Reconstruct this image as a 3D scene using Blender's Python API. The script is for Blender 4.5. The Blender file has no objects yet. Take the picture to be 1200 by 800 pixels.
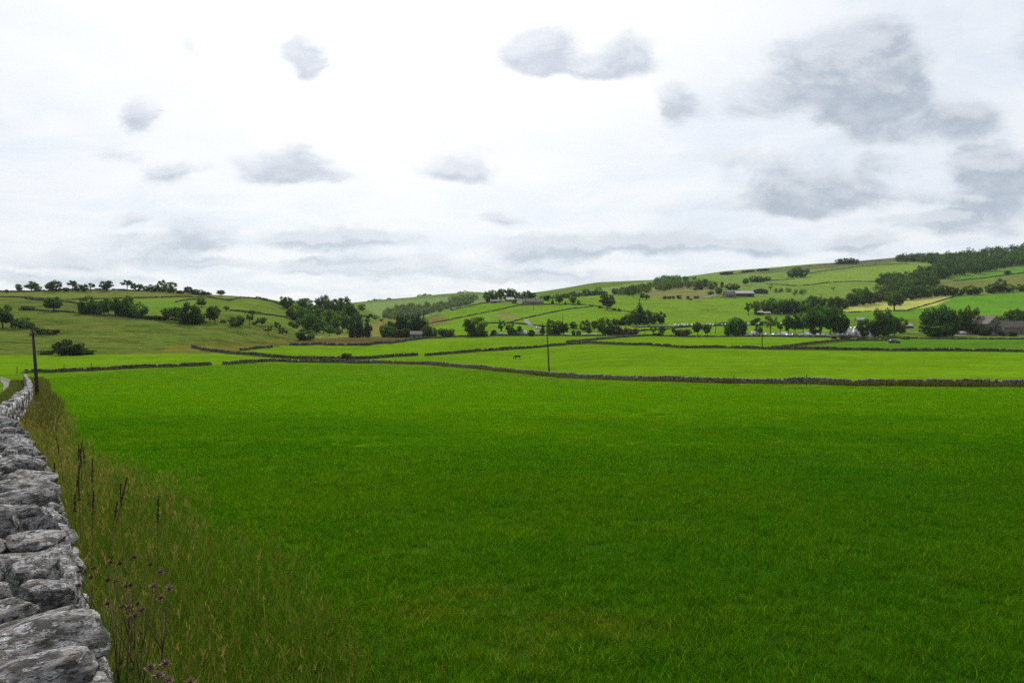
import bpy, bmesh, math, random
import numpy as np
from mathutils import Vector, Matrix, Euler

random.seed(7); RNG = np.random.default_rng(11)
SC = bpy.context.scene
COL = SC.collection
R = math.radians
PI = math.pi

# ------------------------------------------------------------------ camera
FPX = 800.0                               # focal length in photograph pixels (24 mm on 36 mm, 1200 wide)
PITCH = math.atan(15.0 / 800.0)           # camera tipped down about one degree
CA, SA = math.cos(PITCH), math.sin(PITCH)
cam_d = bpy.data.cameras.new('camera'); cam_d.lens = 24.0; cam_d.sensor_width = 36.0
cam_d.clip_start = 0.05; cam_d.clip_end = 20000
cam = bpy.data.objects.new('camera', cam_d); COL.objects.link(cam)
cam.location = (0, 0, 0); cam.rotation_euler = (PI / 2 - PITCH, 0, 0)
SC.camera = cam

def view_dir(px, py):
    """direction of a photograph pixel, scaled so its y is 1 -> (x/y, z/y)"""
    r = (px - 600.0) / FPX; q = (400.0 - py) / FPX
    dy = CA + q * SA; dz = -SA + q * CA
    return r / dy, dz / dy

# ------------------------------------------------------------------ light
SUN_EL, SUN_AZ = R(45), R(-11)            # azimuth measured from +y towards +x
SC.view_settings.view_transform = 'Standard'; SC.view_settings.look = 'None'
SC.view_settings.exposure = 0.0; SC.view_settings.gamma = 1.0
SC.view_settings.use_curve_mapping = False
sun_d = bpy.data.lights.new('sun', 'SUN'); sun_d.energy = 4.3; sun_d.angle = R(1.5); sun_d.color = (1.0, 0.955, 0.88)
sun = bpy.data.objects.new('sun', sun_d); COL.objects.link(sun)
sv = Vector((math.sin(SUN_AZ) * math.cos(SUN_EL), math.cos(SUN_AZ) * math.cos(SUN_EL), math.sin(SUN_EL)))
sun.rotation_euler = sv.to_track_quat('Z', 'Y').to_euler(); sun.location = sv * 300

class NT:
    """small helper for writing node trees"""
    def __init__(s, tree): s.t = tree; s.n = tree.nodes; s.l = tree.links
    def node(s, typ, **kw):
        n = s.n.new(typ)
        for k, v in kw.items():
            if k == 'ins':
                for a, b in v.items():
                    if isinstance(b, bpy.types.NodeSocket): s.l.new(b, n.inputs[a])
                    else: n.inputs[a].default_value = b
            else: setattr(n, k, v)
        return n
    def math(s, op, a, b=None, c=None, clamp=False):
        n = s.n.new('ShaderNodeMath'); n.operation = op; n.use_clamp = clamp
        for i, v in enumerate((a, b, c)):
            if v is None: continue
            if isinstance(v, bpy.types.NodeSocket): s.l.new(v, n.inputs[i])
            else: n.inputs[i].default_value = v
        return n.outputs[0]
    def mix(s, f, a, b, blend='MIX'):
        n = s.n.new('ShaderNodeMix'); n.data_type = 'RGBA'; n.blend_type = blend
        for i, v in ((0, f), (6, a), (7, b)):
            if isinstance(v, bpy.types.NodeSocket): s.l.new(v, n.inputs[i])
            elif i == 0: n.inputs[0].default_value = v
            else: n.inputs[i].default_value = (*v, 1) if len(v) == 3 else v
        return n.outputs[2]
    def smooth(s, v, lo, hi, a=0.0, b=1.0):
        n = s.n.new('ShaderNodeMapRange'); n.interpolation_type = 'SMOOTHSTEP'
        s.l.new(v, n.inputs[0]); n.inputs[1].default_value = lo; n.inputs[2].default_value = hi
        n.inputs[3].default_value = a; n.inputs[4].default_value = b
        return n.outputs[0]
    def noise(s, vec, scale, detail=4, rough=0.55, dist=0.0, out=0):
        n = s.node('ShaderNodeTexNoise'); n.inputs['Scale'].default_value = scale
        n.inputs['Detail'].default_value = detail; n.inputs['Roughness'].default_value = rough
        n.inputs['Distortion'].default_value = dist
        if vec is not None: s.l.new(vec, n.inputs['Vector'])
        return n.outputs[out]

# clouds: centre x, y, half width, half height (photograph pixels), thickness
CLOUDS = [(632, 56, 46, 24, .95), (728, 60, 38, 19, .8), (680, 76, 66, 11, .75), (358, 58, 26, 24, .75), (375, 78, 22, 12, .7),
          (165, 128, 20, 17, .75), (222, 40, 18, 30, .30), (215, 204, 32, 15, .62), (155, 182, 30, 14, .35),
          (330, 190, 48, 20, .55), (345, 208, 52, 11, .6), (348, 170, 16, 8, .4), (535, 198, 44, 13, .62), (560, 190, 18, 10, .4),
          (1004, 84, 62, 50, 1.5), (1022, 112, 54, 26, 1.4), (905, 112, 66, 26, .6), (800, 118, 26, 22, .7), (855, 130, 46, 15, .45),
          (1120, 148, 55, 22, .85), (1060, 155, 60, 16, .6), (930, 218, 70, 26, .62), (945, 242, 50, 11, .65), (1030, 230, 70, 14, .5),
          (1130, 234, 55, 14, .55), (1172, 200, 55, 22, .85), (1185, 240, 40, 26, .6), (1120, 258, 28, 13, .8), (1030, 200, 26, 18, .4),
          (900, 180, 90, 14, .3), (1010, 284, 40, 10, .6), (900, 290, 40, 12, .5), (1080, 262, 40, 10, .4), (1150, 275, 60, 10, .35),
          (700, 290, 110, 11, .62), (740, 284, 60, 12, .55), (640, 300, 70, 9, .45), (800, 290, 60, 9, .4), (590, 260, 26, 10, .45),
          (445, 285, 55, 12, .65), (370, 280, 60, 11, .5), (300, 308, 120, 8, .5), (220, 270, 46, 11, .45), (145, 263, 22, 9, .5),
          (180, 285, 90, 8, .45), (90, 300, 140, 9, .35), (40, 322, 120, 8, .45), (480, 312, 120, 8, .4), (820, 245, 70, 9, .25), (640, 322, 160, 7, .45),
          (1270, 60, 70, 50, .6), (-80, 150, 80, 40, .5), (1350, 190, 90, 40, .7)]

world = bpy.data.worlds.new('World'); SC.world = world; world.use_nodes = True
def build_world():
    T = NT(world.node_tree); T.n.clear()
    out = T.node('ShaderNodeOutputWorld')
    sky = T.node('ShaderNodeTexSky'); sky.sky_type = 'NISHITA'; sky.sun_disc = False
    sky.sun_elevation = SUN_EL; sky.sun_rotation = SUN_AZ; sky.altitude = 200; sky.air_density = 1.0; sky.dust_density = 2.0
    bsky = T.node('ShaderNodeBackground', ins={'Color': sky.outputs[0], 'Strength': 0.10})
    tc = T.node('ShaderNodeTexCoord'); sep = T.node('ShaderNodeSeparateXYZ', ins={0: tc.outputs['Generated']})
    x, y, z = sep.outputs
    yy = T.math('MAXIMUM', y, 0.08)
    u = T.math('DIVIDE', x, yy); v = T.math('DIVIDE', z, yy)
    uv = T.node('ShaderNodeCombineXYZ', ins={0: u, 1: v}).outputs[0]
    # cloud-deck coordinates for the general texture: flatter towards the horizon
    zz = T.math('ADD', T.math('MAXIMUM', z, 0.0), 0.16)
    deck = T.node('ShaderNodeCombineXYZ', ins={0: T.math('DIVIDE', x, zz), 1: T.math('DIVIDE', y, zz), 2: 0.3}).outputs[0]
    n_fine = T.noise(deck, 2.6, 7, 0.6, 0.4)
    puff = T.node('ShaderNodeMapping', ins={0: uv, 3: (1.0, 1.7, 1.0)}).outputs[0]
    n_edge = T.noise(puff, 22.0, 6, 0.6)
    warp = T.noise(puff, 4.5, 8, 0.62, 0.0, out=1)
    wv = T.node('ShaderNodeVectorMath', operation='SUBTRACT', ins={0: warp, 1: (0.5, 0.5, 0.5)}).outputs[0]
    wv = T.node('ShaderNodeVectorMath', operation='MULTIPLY', ins={0: wv, 1: (0.17, 0.085, 0.0)}).outputs[0]
    wuv = T.node('ShaderNodeVectorMath', operation='ADD', ins={0: uv, 1: wv}).outputs[0]
    fwd = T.smooth(y, 0.08, 0.3)
    def density(wuv, puffv, deckv):
        total = None
        for cx, cy, rx, ry, d in CLOUDS:
            cu, cv = view_dir(cx, cy)
            dv = T.node('ShaderNodeVectorMath', operation='SUBTRACT', ins={0: wuv, 1: (cu, cv, 0)}).outputs[0]
            dv = T.node('ShaderNodeVectorMath', operation='MULTIPLY', ins={0: dv, 1: (FPX / rx / 1.25, FPX / ry / 1.25, 0)}).outputs[0]
            ln = T.node('ShaderNodeVectorMath', operation='LENGTH', ins={0: dv}).outputs['Value']
            m = T.smooth(ln, 1.55, 0.0, 0.0, d if cy < 170 else min(1.3 * d, 1.0))
            total = m if total is None else T.math('ADD', T.math('MAXIMUM', total, m), T.math('MULTIPLY', T.math('MINIMUM', total, m), 0.35))
        nb = T.noise(deckv, 0.9, 6, 0.55)
        gen = T.math('MULTIPLY', T.smooth(nb, 0.50, 0.72, 0.0, 0.8), T.math('SUBTRACT', 1.0, fwd))   # the same sort of clouds everywhere else
        dens = T.math('ADD', T.math('MULTIPLY', total, fwd), gen)
        n1 = T.noise(puffv, 7.0, 10, 0.62, 0.35)
        rag = T.math('MULTIPLY', T.math('SUBTRACT', n1, 0.5), 1.75)
        return T.math('ADD', dens, T.math('MULTIPLY', rag, T.smooth(dens, 0.0, 0.40)))
    def shifted(vec, off): return T.node('ShaderNodeVectorMath', operation='ADD', ins={0: vec, 1: off}).outputs[0]
    dens = density(wuv, puff, deck)
    dens2 = density(shifted(wuv, (-0.005, 0.015, 0)), shifted(puff, (-0.005, 0.0255, 0)), shifted(deck, (0, -0.15, 0)))
    body = T.smooth(dens, 0.08, 0.72)
    lit = T.math('MULTIPLY', T.smooth(T.math('SUBTRACT', dens, dens2), 0.02, 0.40), T.smooth(dens, 0.02, 0.35))
    # thin high veil, whitest round the sun
    sd = T.node('ShaderNodeVectorMath', operation='DOT_PRODUCT', ins={0: tc.outputs['Generated'], 1: tuple(sv)}).outputs['Value']
    glow = T.smooth(sd, 0.70, 0.97); glow2 = T.smooth(sd, 0.87, 1.0)
    wisp = T.noise(T.node('ShaderNodeMapping', ins={0: deck, 2: (0, 0, 0.5), 3: (0.8, 1.2, 1.0)}).outputs[0], 1.8, 9, 0.62, 0.5)
    veil = T.mix(T.smooth(n_fine, 0.36, 0.66), (0.785, 0.85, 0.935), (0.905, 0.94, 0.98))
    veil = T.mix(T.math('MULTIPLY', T.smooth(wisp, 0.46, 0.68), 0.75), veil, (0.95, 0.965, 0.985))
    veil = T.mix(glow, veil, (1.0, 1.0, 1.0))
    low = T.smooth(z, 0.0, 0.20)
    veil = T.mix(low, T.mix(T.smooth(n_fine, 0.38, 0.62), (0.76, 0.835, 0.905), (0.91, 0.94, 0.965)), veil)
    grey = T.mix(T.smooth(n_edge, 0.3, 0.7), (0.42, 0.48, 0.56), (0.55, 0.605, 0.675))
    grey = T.mix(low, (0.47, 0.57, 0.69), grey)
    grey = T.mix(T.math('MULTIPLY', glow, 0.35), grey, (0.85, 0.87, 0.93))
    c = T.mix(T.math('MULTIPLY', body, 0.96), veil, grey)
    c = T.mix(T.math('MULTIPLY', lit, 0.40), c, (0.97, 0.98, 1.0))
    st = T.math('ADD', 1.0, T.math('ADD', T.math('MULTIPLY', glow, 0.12), T.math('MULTIPLY', glow2, T.math('MULTIPLY', T.math('SUBTRACT', 1.0, body), 1.2))))
    bcl = T.node('ShaderNodeBackground', ins={'Color': c, 'Strength': st})
    mx = T.node('ShaderNodeMixShader', ins={0: 0.90, 1: bsky.outputs[0], 2: bcl.outputs[0]})
    # below the horizon: the far land
    bgr = T.node('ShaderNodeBackground', ins={'Color': (0.10, 0.14, 0.06, 1), 'Strength': 1.0})
    mg = T.node('ShaderNodeMixShader', ins={0: T.smooth(z, -0.03, 0.0), 1: bgr.outputs[0], 2: mx.outputs[0]})
    T.l.new(mg.outputs[0], out.inputs[0])
build_world()

try:
    SC.cycles.use_denoising = False
    SC.cycles.denoiser = 'OPENIMAGEDENOISE'
    SC.cycles.max_bounces = 6; SC.cycles.diffuse_bounces = 3; SC.cycles.transmission_bounces = 4
    SC.cycles.transparent_max_bounces = 8
    SC.cycles.sample_clamp_indirect = 4.0
except Exception:
    pass

# ------------------------------------------------------------------ helpers
def sstep(a, b, x):
    t = np.clip((np.asarray(x, float) - a) / (b - a), 0, 1); return t * t * (3 - 2 * t)
def _hash(ix, iy, seed):
    h = (ix.astype(np.int64) * 374761393 + iy.astype(np.int64) * 668265263 + seed * 974634777) & 0x7fffffff
    h = ((h ^ (h >> 13)) * 1274126177) & 0x7fffffff
    return ((h ^ (h >> 16)) & 0xffff) / 65535.0
def vnoise(x, y, seed=0):
    x = np.asarray(x, float); y = np.asarray(y, float)
    ix = np.floor(x); iy = np.floor(y); fx = x - ix; fy = y - iy
    fx = fx * fx * (3 - 2 * fx); fy = fy * fy * (3 - 2 * fy)
    a = _hash(ix, iy, seed); b = _hash(ix + 1, iy, seed); c = _hash(ix, iy + 1, seed); d = _hash(ix + 1, iy + 1, seed)
    return (a * (1 - fx) + b * fx) * (1 - fy) + (c * (1 - fx) + d * fx) * fy - 0.5

def mesh_obj(name, verts, faces, mat=None, parent=None, smooth=False, tint=None, link=True):
    """numpy verts (n,3), faces: array (m,k) or list of lists -> ONE mesh object"""
    me = bpy.data.meshes.new(name)
    if isinstance(faces, np.ndarray):
        m, k = faces.shape
        me.vertices.add(len(verts)); me.vertices.foreach_set('co', np.asarray(verts, np.float32).ravel())
        me.loops.add(m * k); me.loops.foreach_set('vertex_index', faces.astype(np.int32).ravel())
        me.polygons.add(m); me.polygons.foreach_set('loop_start', np.arange(0, m * k, k, dtype=np.int32))
        me.polygons.foreach_set('loop_total', np.full(m, k, np.int32))
        me.update(calc_edges=True)
    else:
        me.from_pydata([tuple(v) for v in verts], [], faces); me.update()
    if smooth: me.polygons.foreach_set('use_smooth', np.ones(len(me.polygons), bool))
    if tint is not None:
        at = me.color_attributes.new('tint', 'FLOAT_COLOR', 'POINT')
        t = np.asarray(tint, np.float32)
        if t.shape[1] == 3: t = np.concatenate([t, np.ones((len(t), 1), np.float32)], 1)
        at.data.foreach_set('color', t.ravel())
    if mat: me.materials.append(mat)
    o = bpy.data.objects.new(name, me)
    if link: COL.objects.link(o)
    if parent: o.parent = parent
    return o

def bm_obj(name, bm, mat=None, parent=None, smooth=False):
    me = bpy.data.meshes.new(name); bm.to_mesh(me); bm.free()
    if smooth:
        for p in me.polygons: p.use_smooth = True
    if mat: me.materials.append(mat)
    o = bpy.data.objects.new(name, me); COL.objects.link(o)
    if parent: o.parent = parent
    return o

def tag(o, label=None, cat=None, group=None, kind=None):
    if label: o['label'] = label
    if cat: o['category'] = cat
    if group: o['group'] = group
    if kind: o['kind'] = kind
    return o

def thing(name, label, cat, loc=(0, 0, 0), rz=0.0, group=None):
    o = bpy.data.objects.new(name, None); COL.objects.link(o); o.empty_display_size = 0.3
    o.location = loc; o.rotation_euler = (0, 0, rz)
    return tag(o, label, cat, group)

def copy_tree(o, parent=None):
    c = o.copy(); COL.objects.link(c); c.parent = parent
    for ch in o.children: copy_tree(ch, c)
    return c

def box(bm, x0, x1, y0, y1, z0, z1, bev=0.0):
    vs = [bm.verts.new(p) for p in ((x0, y0, z0), (x1, y0, z0), (x1, y1, z0), (x0, y1, z0), (x0, y0, z1), (x1, y0, z1), (x1, y1, z1), (x0, y1, z1))]
    fs = [bm.faces.new([vs[i] for i in q]) for q in ((3, 2, 1, 0), (4, 5, 6, 7), (0, 1, 5, 4), (1, 2, 6, 5), (2, 3, 7, 6), (3, 0, 4, 7))]
    if bev:
        es = list({e for f in fs for e in f.edges})
        bmesh.ops.bevel(bm, geom=es, offset=bev, segments=1, affect='EDGES')

def tube(bm, pts, rads, n=7, cap=True):
    rings = []
    for i, p in enumerate(pts):
        p = Vector(p); a = Vector(pts[max(i - 1, 0)]); b = Vector(pts[min(i + 1, len(pts) - 1)])
        d = (b - a).normalized(); s = d.orthogonal().normalized() if abs(d.z) < 0.95 else Vector((1, 0, 0))
        s = (s - d * s.dot(d)).normalized(); t = d.cross(s)
        rings.append([bm.verts.new(p + (s * math.cos(2 * PI * k / n) + t * math.sin(2 * PI * k / n)) * rads[i]) for k in range(n)])
    for a, b in zip(rings, rings[1:]):
        for k in range(n): bm.faces.new((a[k], a[(k + 1) % n], b[(k + 1) % n], b[k]))
    if cap:
        bm.faces.new(rings[0][::-1]); bm.faces.new(rings[-1])

ONES = ['first', 'second', 'third', 'fourth', 'fifth', 'sixth', 'seventh', 'eighth', 'ninth', 'tenth', 'eleventh', 'twelfth', 'thirteenth',
        'fourteenth', 'fifteenth', 'sixteenth', 'seventeenth', 'eighteenth', 'nineteenth']
def ordinal(k):
    if k < 20: return ONES[k - 1]
    t = {2: 'twent', 3: 'thirt', 4: 'fort'}[k // 10]
    return t + 'ieth' if k % 10 == 0 else t + 'y-' + ONES[k % 10 - 1]

# ------------------------------------------------------------------ materials
def new_mat(name):
    m = bpy.data.materials.new(name); m.use_nodes = True; m.node_tree.nodes.clear()
    T = NT(m.node_tree); out = T.node('ShaderNodeOutputMaterial'); return m, T, out

def plain(name, col, rough=0.7, var=0.15, scale=3.0, bump=0.0, metal=0.0, spec=0.3):
    m, T, out = new_mat(name)
    tc = T.node('ShaderNodeTexCoord'); n = T.noise(tc.outputs['Object'], scale, 5, 0.6)
    f = T.smooth(n, 0.3, 0.7, 1 - var, 1 + var)
    cc = T.node('ShaderNodeVectorMath', operation='SCALE', ins={0: col, 'Scale': f}).outputs[0]
    b = T.node('ShaderNodeBsdfPrincipled', ins={'Base Color': cc, 'Roughness': rough, 'Metallic': metal, 'Specular IOR Level': spec})
    if bump:
        bp = T.node('ShaderNodeBump', ins={'Height': n, 'Strength': bump, 'Distance': 0.05}); T.l.new(bp.outputs[0], b.inputs['Normal'])
    T.l.new(b.outputs[0], out.inputs[0]); return m

def leafy(name, col, trans, hue=0.08, val=0.25, tr=0.4, gloss=0.06):
    """leaves and blades: diffuse + light passing through, tinted per leaf and per plant"""
    m, T, out = new_mat(name)
    at = T.node('ShaderNodeAttribute'); at.attribute_name = 'tint'
    oi = T.node('ShaderNodeObjectInfo')
    h = T.math('ADD', 0.5 - hue * 0.25, T.math('MULTIPLY', oi.outputs['Random'], hue * 0.5))
    r2 = T.math('FRACT', T.math('MULTIPLY', oi.outputs['Random'], 17.3))
    v = T.math('ADD', 1 - val, T.math('MULTIPLY', r2, 2 * val))
    def tinted(c):
        k = T.mix(1.0, (*c, 1), at.outputs['Color'], 'MULTIPLY')
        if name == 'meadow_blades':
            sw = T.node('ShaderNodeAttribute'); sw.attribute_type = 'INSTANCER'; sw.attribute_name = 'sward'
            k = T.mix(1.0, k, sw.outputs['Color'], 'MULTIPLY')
        return T.node('ShaderNodeHueSaturation', ins={'Hue': h, 'Saturation': 1.0, 'Value': v, 'Color': k}).outputs[0]
    d = T.node('ShaderNodeBsdfDiffuse', ins={'Color': tinted(col)})
    t = T.node('ShaderNodeBsdfTranslucent', ins={'Color': tinted(trans)})
    mx = T.node('ShaderNodeMixShader', ins={0: tr, 1: d.outputs[0], 2: t.outputs[0]})
    if gloss:
        g = T.node('ShaderNodeBsdfGlossy', ins={'Color': (0.8, 0.85, 0.8, 1), 'Roughness': 0.5})
        fr = T.node('ShaderNodeFresnel', ins={'IOR': 1.35})
        mx = T.node('ShaderNodeMixShader', ins={0: T.math('MULTIPLY', fr.outputs[0], gloss * 4, clamp=True), 1: mx.outputs[0], 2: g.outputs[0]})
    T.l.new(mx.outputs[0], out.inputs[0]); return m

def stone_mat(name, dark=1.0, sc=1.0):
    """weathered limestone: grey, white crustose lichen, black stain, a little moss and rust"""
    m, T, out = new_mat(name)
    tc = T.node('ShaderNodeTexCoord'); oi = T.node('ShaderNodeObjectInfo')
    off = T.node('ShaderNodeVectorMath', operation='SCALE', ins={0: (37.0, 91.0, 53.0), 'Scale': oi.outputs['Random']}).outputs[0]
    p = T.node('ShaderNodeVectorMath', operation='ADD', ins={0: tc.outputs['Object'], 1: off}).outputs[0]
    a = T.noise(p, 3.0 * sc, 6, 0.6); b = T.noise(p, 9.0 * sc, 6, 0.65, 0.6); c = T.noise(p, 38.0 * sc, 5, 0.7); e = T.noise(p, 5.5 * sc, 5, 0.6, 1.2)
    st = T.node('ShaderNodeMapping', ins={0: p, 3: (1.2, 1.2, 5.0)}).outputs[0]
    strata = T.noise(st, 3.0 * sc, 5, 0.6, 0.5)
    base = T.mix(T.smooth(a, 0.40, 0.60), (0.075 * dark, 0.073 * dark, 0.070 * dark), (0.32 * dark, 0.30 * dark, 0.298 * dark))
    base = T.mix(T.math('MULTIPLY', T.smooth(strata, 0.56, 0.66), 0.6), base, (0.045 * dark, 0.043 * dark, 0.04 * dark))
    base = T.mix(T.math('MULTIPLY', T.smooth(e, 0.57, 0.66), 0.55), base, (0.12 * dark, 0.085 * dark, 0.045 * dark))
    vo = T.node('ShaderNodeTexVoronoi', feature='F1', ins={'Vector': T.node('ShaderNodeVectorMath', operation='ADD', ins={0: p, 1: T.node('ShaderNodeVectorMath', operation='SCALE', ins={0: T.noise(p, 7 * sc, 4, 0.6, 0, 1), 'Scale': 0.30}).outputs[0]}).outputs[0], 'Scale': 3.4 * sc})
    lich = T.math('MULTIPLY', T.math('MULTIPLY', T.smooth(vo.outputs['Distance'], 0.50, 0.40), T.smooth(b, 0.42, 0.50)), T.smooth(T.noise(p, 2.2 * sc, 3, 0.6), 0.42, 0.48))
    ring = T.math('MULTIPLY', T.smooth(vo.outputs['Distance'], 0.34, 0.40), T.smooth(vo.outputs['Distance'], 0.46, 0.42))
    lc = T.mix(T.smooth(c, 0.3, 0.7), (0.40, 0.41, 0.425), (0.64, 0.65, 0.66))
    lc = T.mix(T.math('MULTIPLY', ring, 0.5), lc, (0.52, 0.53, 0.53))
    base = T.mix(T.math('MULTIPLY', lich, 0.9), base, lc)
    base = T.mix(T.math('MULTIPLY', T.smooth(b, 0.53, 0.61), 0.88), base, (0.02, 0.02, 0.019))
    gn = T.node('ShaderNodeNewGeometry')
    up = T.node('ShaderNodeSeparateXYZ', ins={0: gn.outputs['Normal']}).outputs[2]
    moss = T.math('MULTIPLY', T.smooth(T.noise(p, 4.2 * sc, 4, 0.6), 0.60, 0.66), T.smooth(up, -0.2, 0.4))
    base = T.mix(T.math('MULTIPLY', moss, 0.8), base, (0.07, 0.065, 0.015))
    base = T.mix(1.0, base, T.mix(T.smooth(c, 0.25, 0.75), (0.6, 0.6, 0.6), (1.25, 1.25, 1.25)), 'MULTIPLY')
    bs = T.node('ShaderNodeBsdfPrincipled', ins={'Base Color': base, 'Roughness': 0.92, 'Specular IOR Level': 0.2})
    hgt = T.math('ADD', T.math('MULTIPLY', c, 0.35), T.math('ADD', T.math('MULTIPLY', b, 0.8), T.math('MULTIPLY', strata, 1.0)))
    bp = T.node('ShaderNodeBump', ins={'Height': hgt, 'Strength': 0.9, 'Distance': 0.03}); T.l.new(bp.outputs[0], bs.inputs['Normal'])
    T.l.new(bs.outputs[0], out.inputs[0]); return m

M_STONE = stone_mat('limestone')
M_RUBBLE = plain('dark_rubble', (0.062, 0.060, 0.042), 0.95, 0.75, 1.7)
M_PALE = plain('pale_cap_rubble', (0.115, 0.108, 0.100), 0.95, 0.75, 2.3)
M_FARWALL = plain('dark_drystone', (0.045, 0.046, 0.032), 0.95, 0.6, 0.9)
M_BARK = plain('bark', (0.055, 0.045, 0.035), 0.9, 0.4, 2.0)
M_LEAF = leafy('tree_leaves', (0.052, 0.096, 0.021), (0.098, 0.185, 0.020), 0.10, 0.40, 0.38, 0)
M_LEAF_BLUE = leafy('conifer_needles', (0.026, 0.050, 0.024), (0.036, 0.065, 0.022), 0.05, 0.2, 0.2, 0)
M_LEAF_BUSH = leafy('shrub_leaves', (0.048, 0.066, 0.022), (0.06, 0.09, 0.02), 0.08, 0.3, 0.3, 0)
M_LEAF_RED = leafy('russet_leaves', (0.075, 0.062, 0.026), (0.09, 0.07, 0.03), 0.06, 0.2, 0.35, 0)
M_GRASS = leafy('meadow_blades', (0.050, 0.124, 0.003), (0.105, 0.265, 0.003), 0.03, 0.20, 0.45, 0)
M_ROUGH = leafy('rough_blades', (0.9, 0.9, 0.9), (1.1, 1.15, 0.8), 0.04, 0.2, 0.35, 0)
M_WOOD = plain('weathered_pole', (0.030, 0.025, 0.020), 0.9, 0.4, 4.0)
M_PORC = plain('insulator', (0.12, 0.10, 0.09), 0.3, 0.1, 4.0)
M_STEM = plain('dry_stem', (0.105, 0.088, 0.035), 0.9, 0.3, 9.0)
M_DOCK = plain('dock_seed', (0.040, 0.018, 0.010), 0.9, 0.5, 40.0)
M_DOCKLEAF = leafy('dock_leaf', (0.03, 0.065, 0.012), (0.04, 0.10, 0.01), 0.05, 0.3, 0.35, 0)
M_THISTLE = plain('thistle_head', (0.135, 0.098, 0.042), 0.95, 0.4, 40.0)
M_FLUFF = plain('seed_fluff', (0.20, 0.150, 0.095), 0.95, 0.2, 40.0)
M_TRACK = plain('track_gravel', (0.105, 0.098, 0.076), 0.95, 0.35, 0.8)
M_ROAD = plain('lane_asphalt', (0.16, 0.155, 0.145), 0.9, 0.25, 0.4)
M_ROOF = plain('stone_slate', (0.095, 0.082, 0.072), 0.85, 0.3, 1.5)
M_ROOF2 = plain('barn_sheet', (0.22, 0.21, 0.215), 0.6, 0.2, 0.7)
M_BSTONE = plain('barn_stone', (0.115, 0.106, 0.092), 0.95, 0.45, 1.4, 0.5)
M_BDARK = plain('barn_boards', (0.055, 0.045, 0.055), 0.9, 0.3, 1.0)
M_WHITE = plain('white_paint', (0.75, 0.75, 0.73), 0.6, 0.05, 1.0)
M_DARK = plain('dark_opening', (0.02, 0.02, 0.022), 0.7, 0.3, 1.0)
M_GLASS = plain('window_glass', (0.03, 0.035, 0.04), 0.08, 0.1, 1.0, spec=0.8)
M_TYRE = plain('tyre', (0.02, 0.02, 0.02), 0.85, 0.2, 3.0)
M_CANVAS = plain('tent_canvas', (0.60, 0.62, 0.60), 0.9, 0.1, 1.0)
M_HIDE = plain('black_hide', (0.012, 0.011, 0.011), 0.7, 0.3, 2.0)

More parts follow.
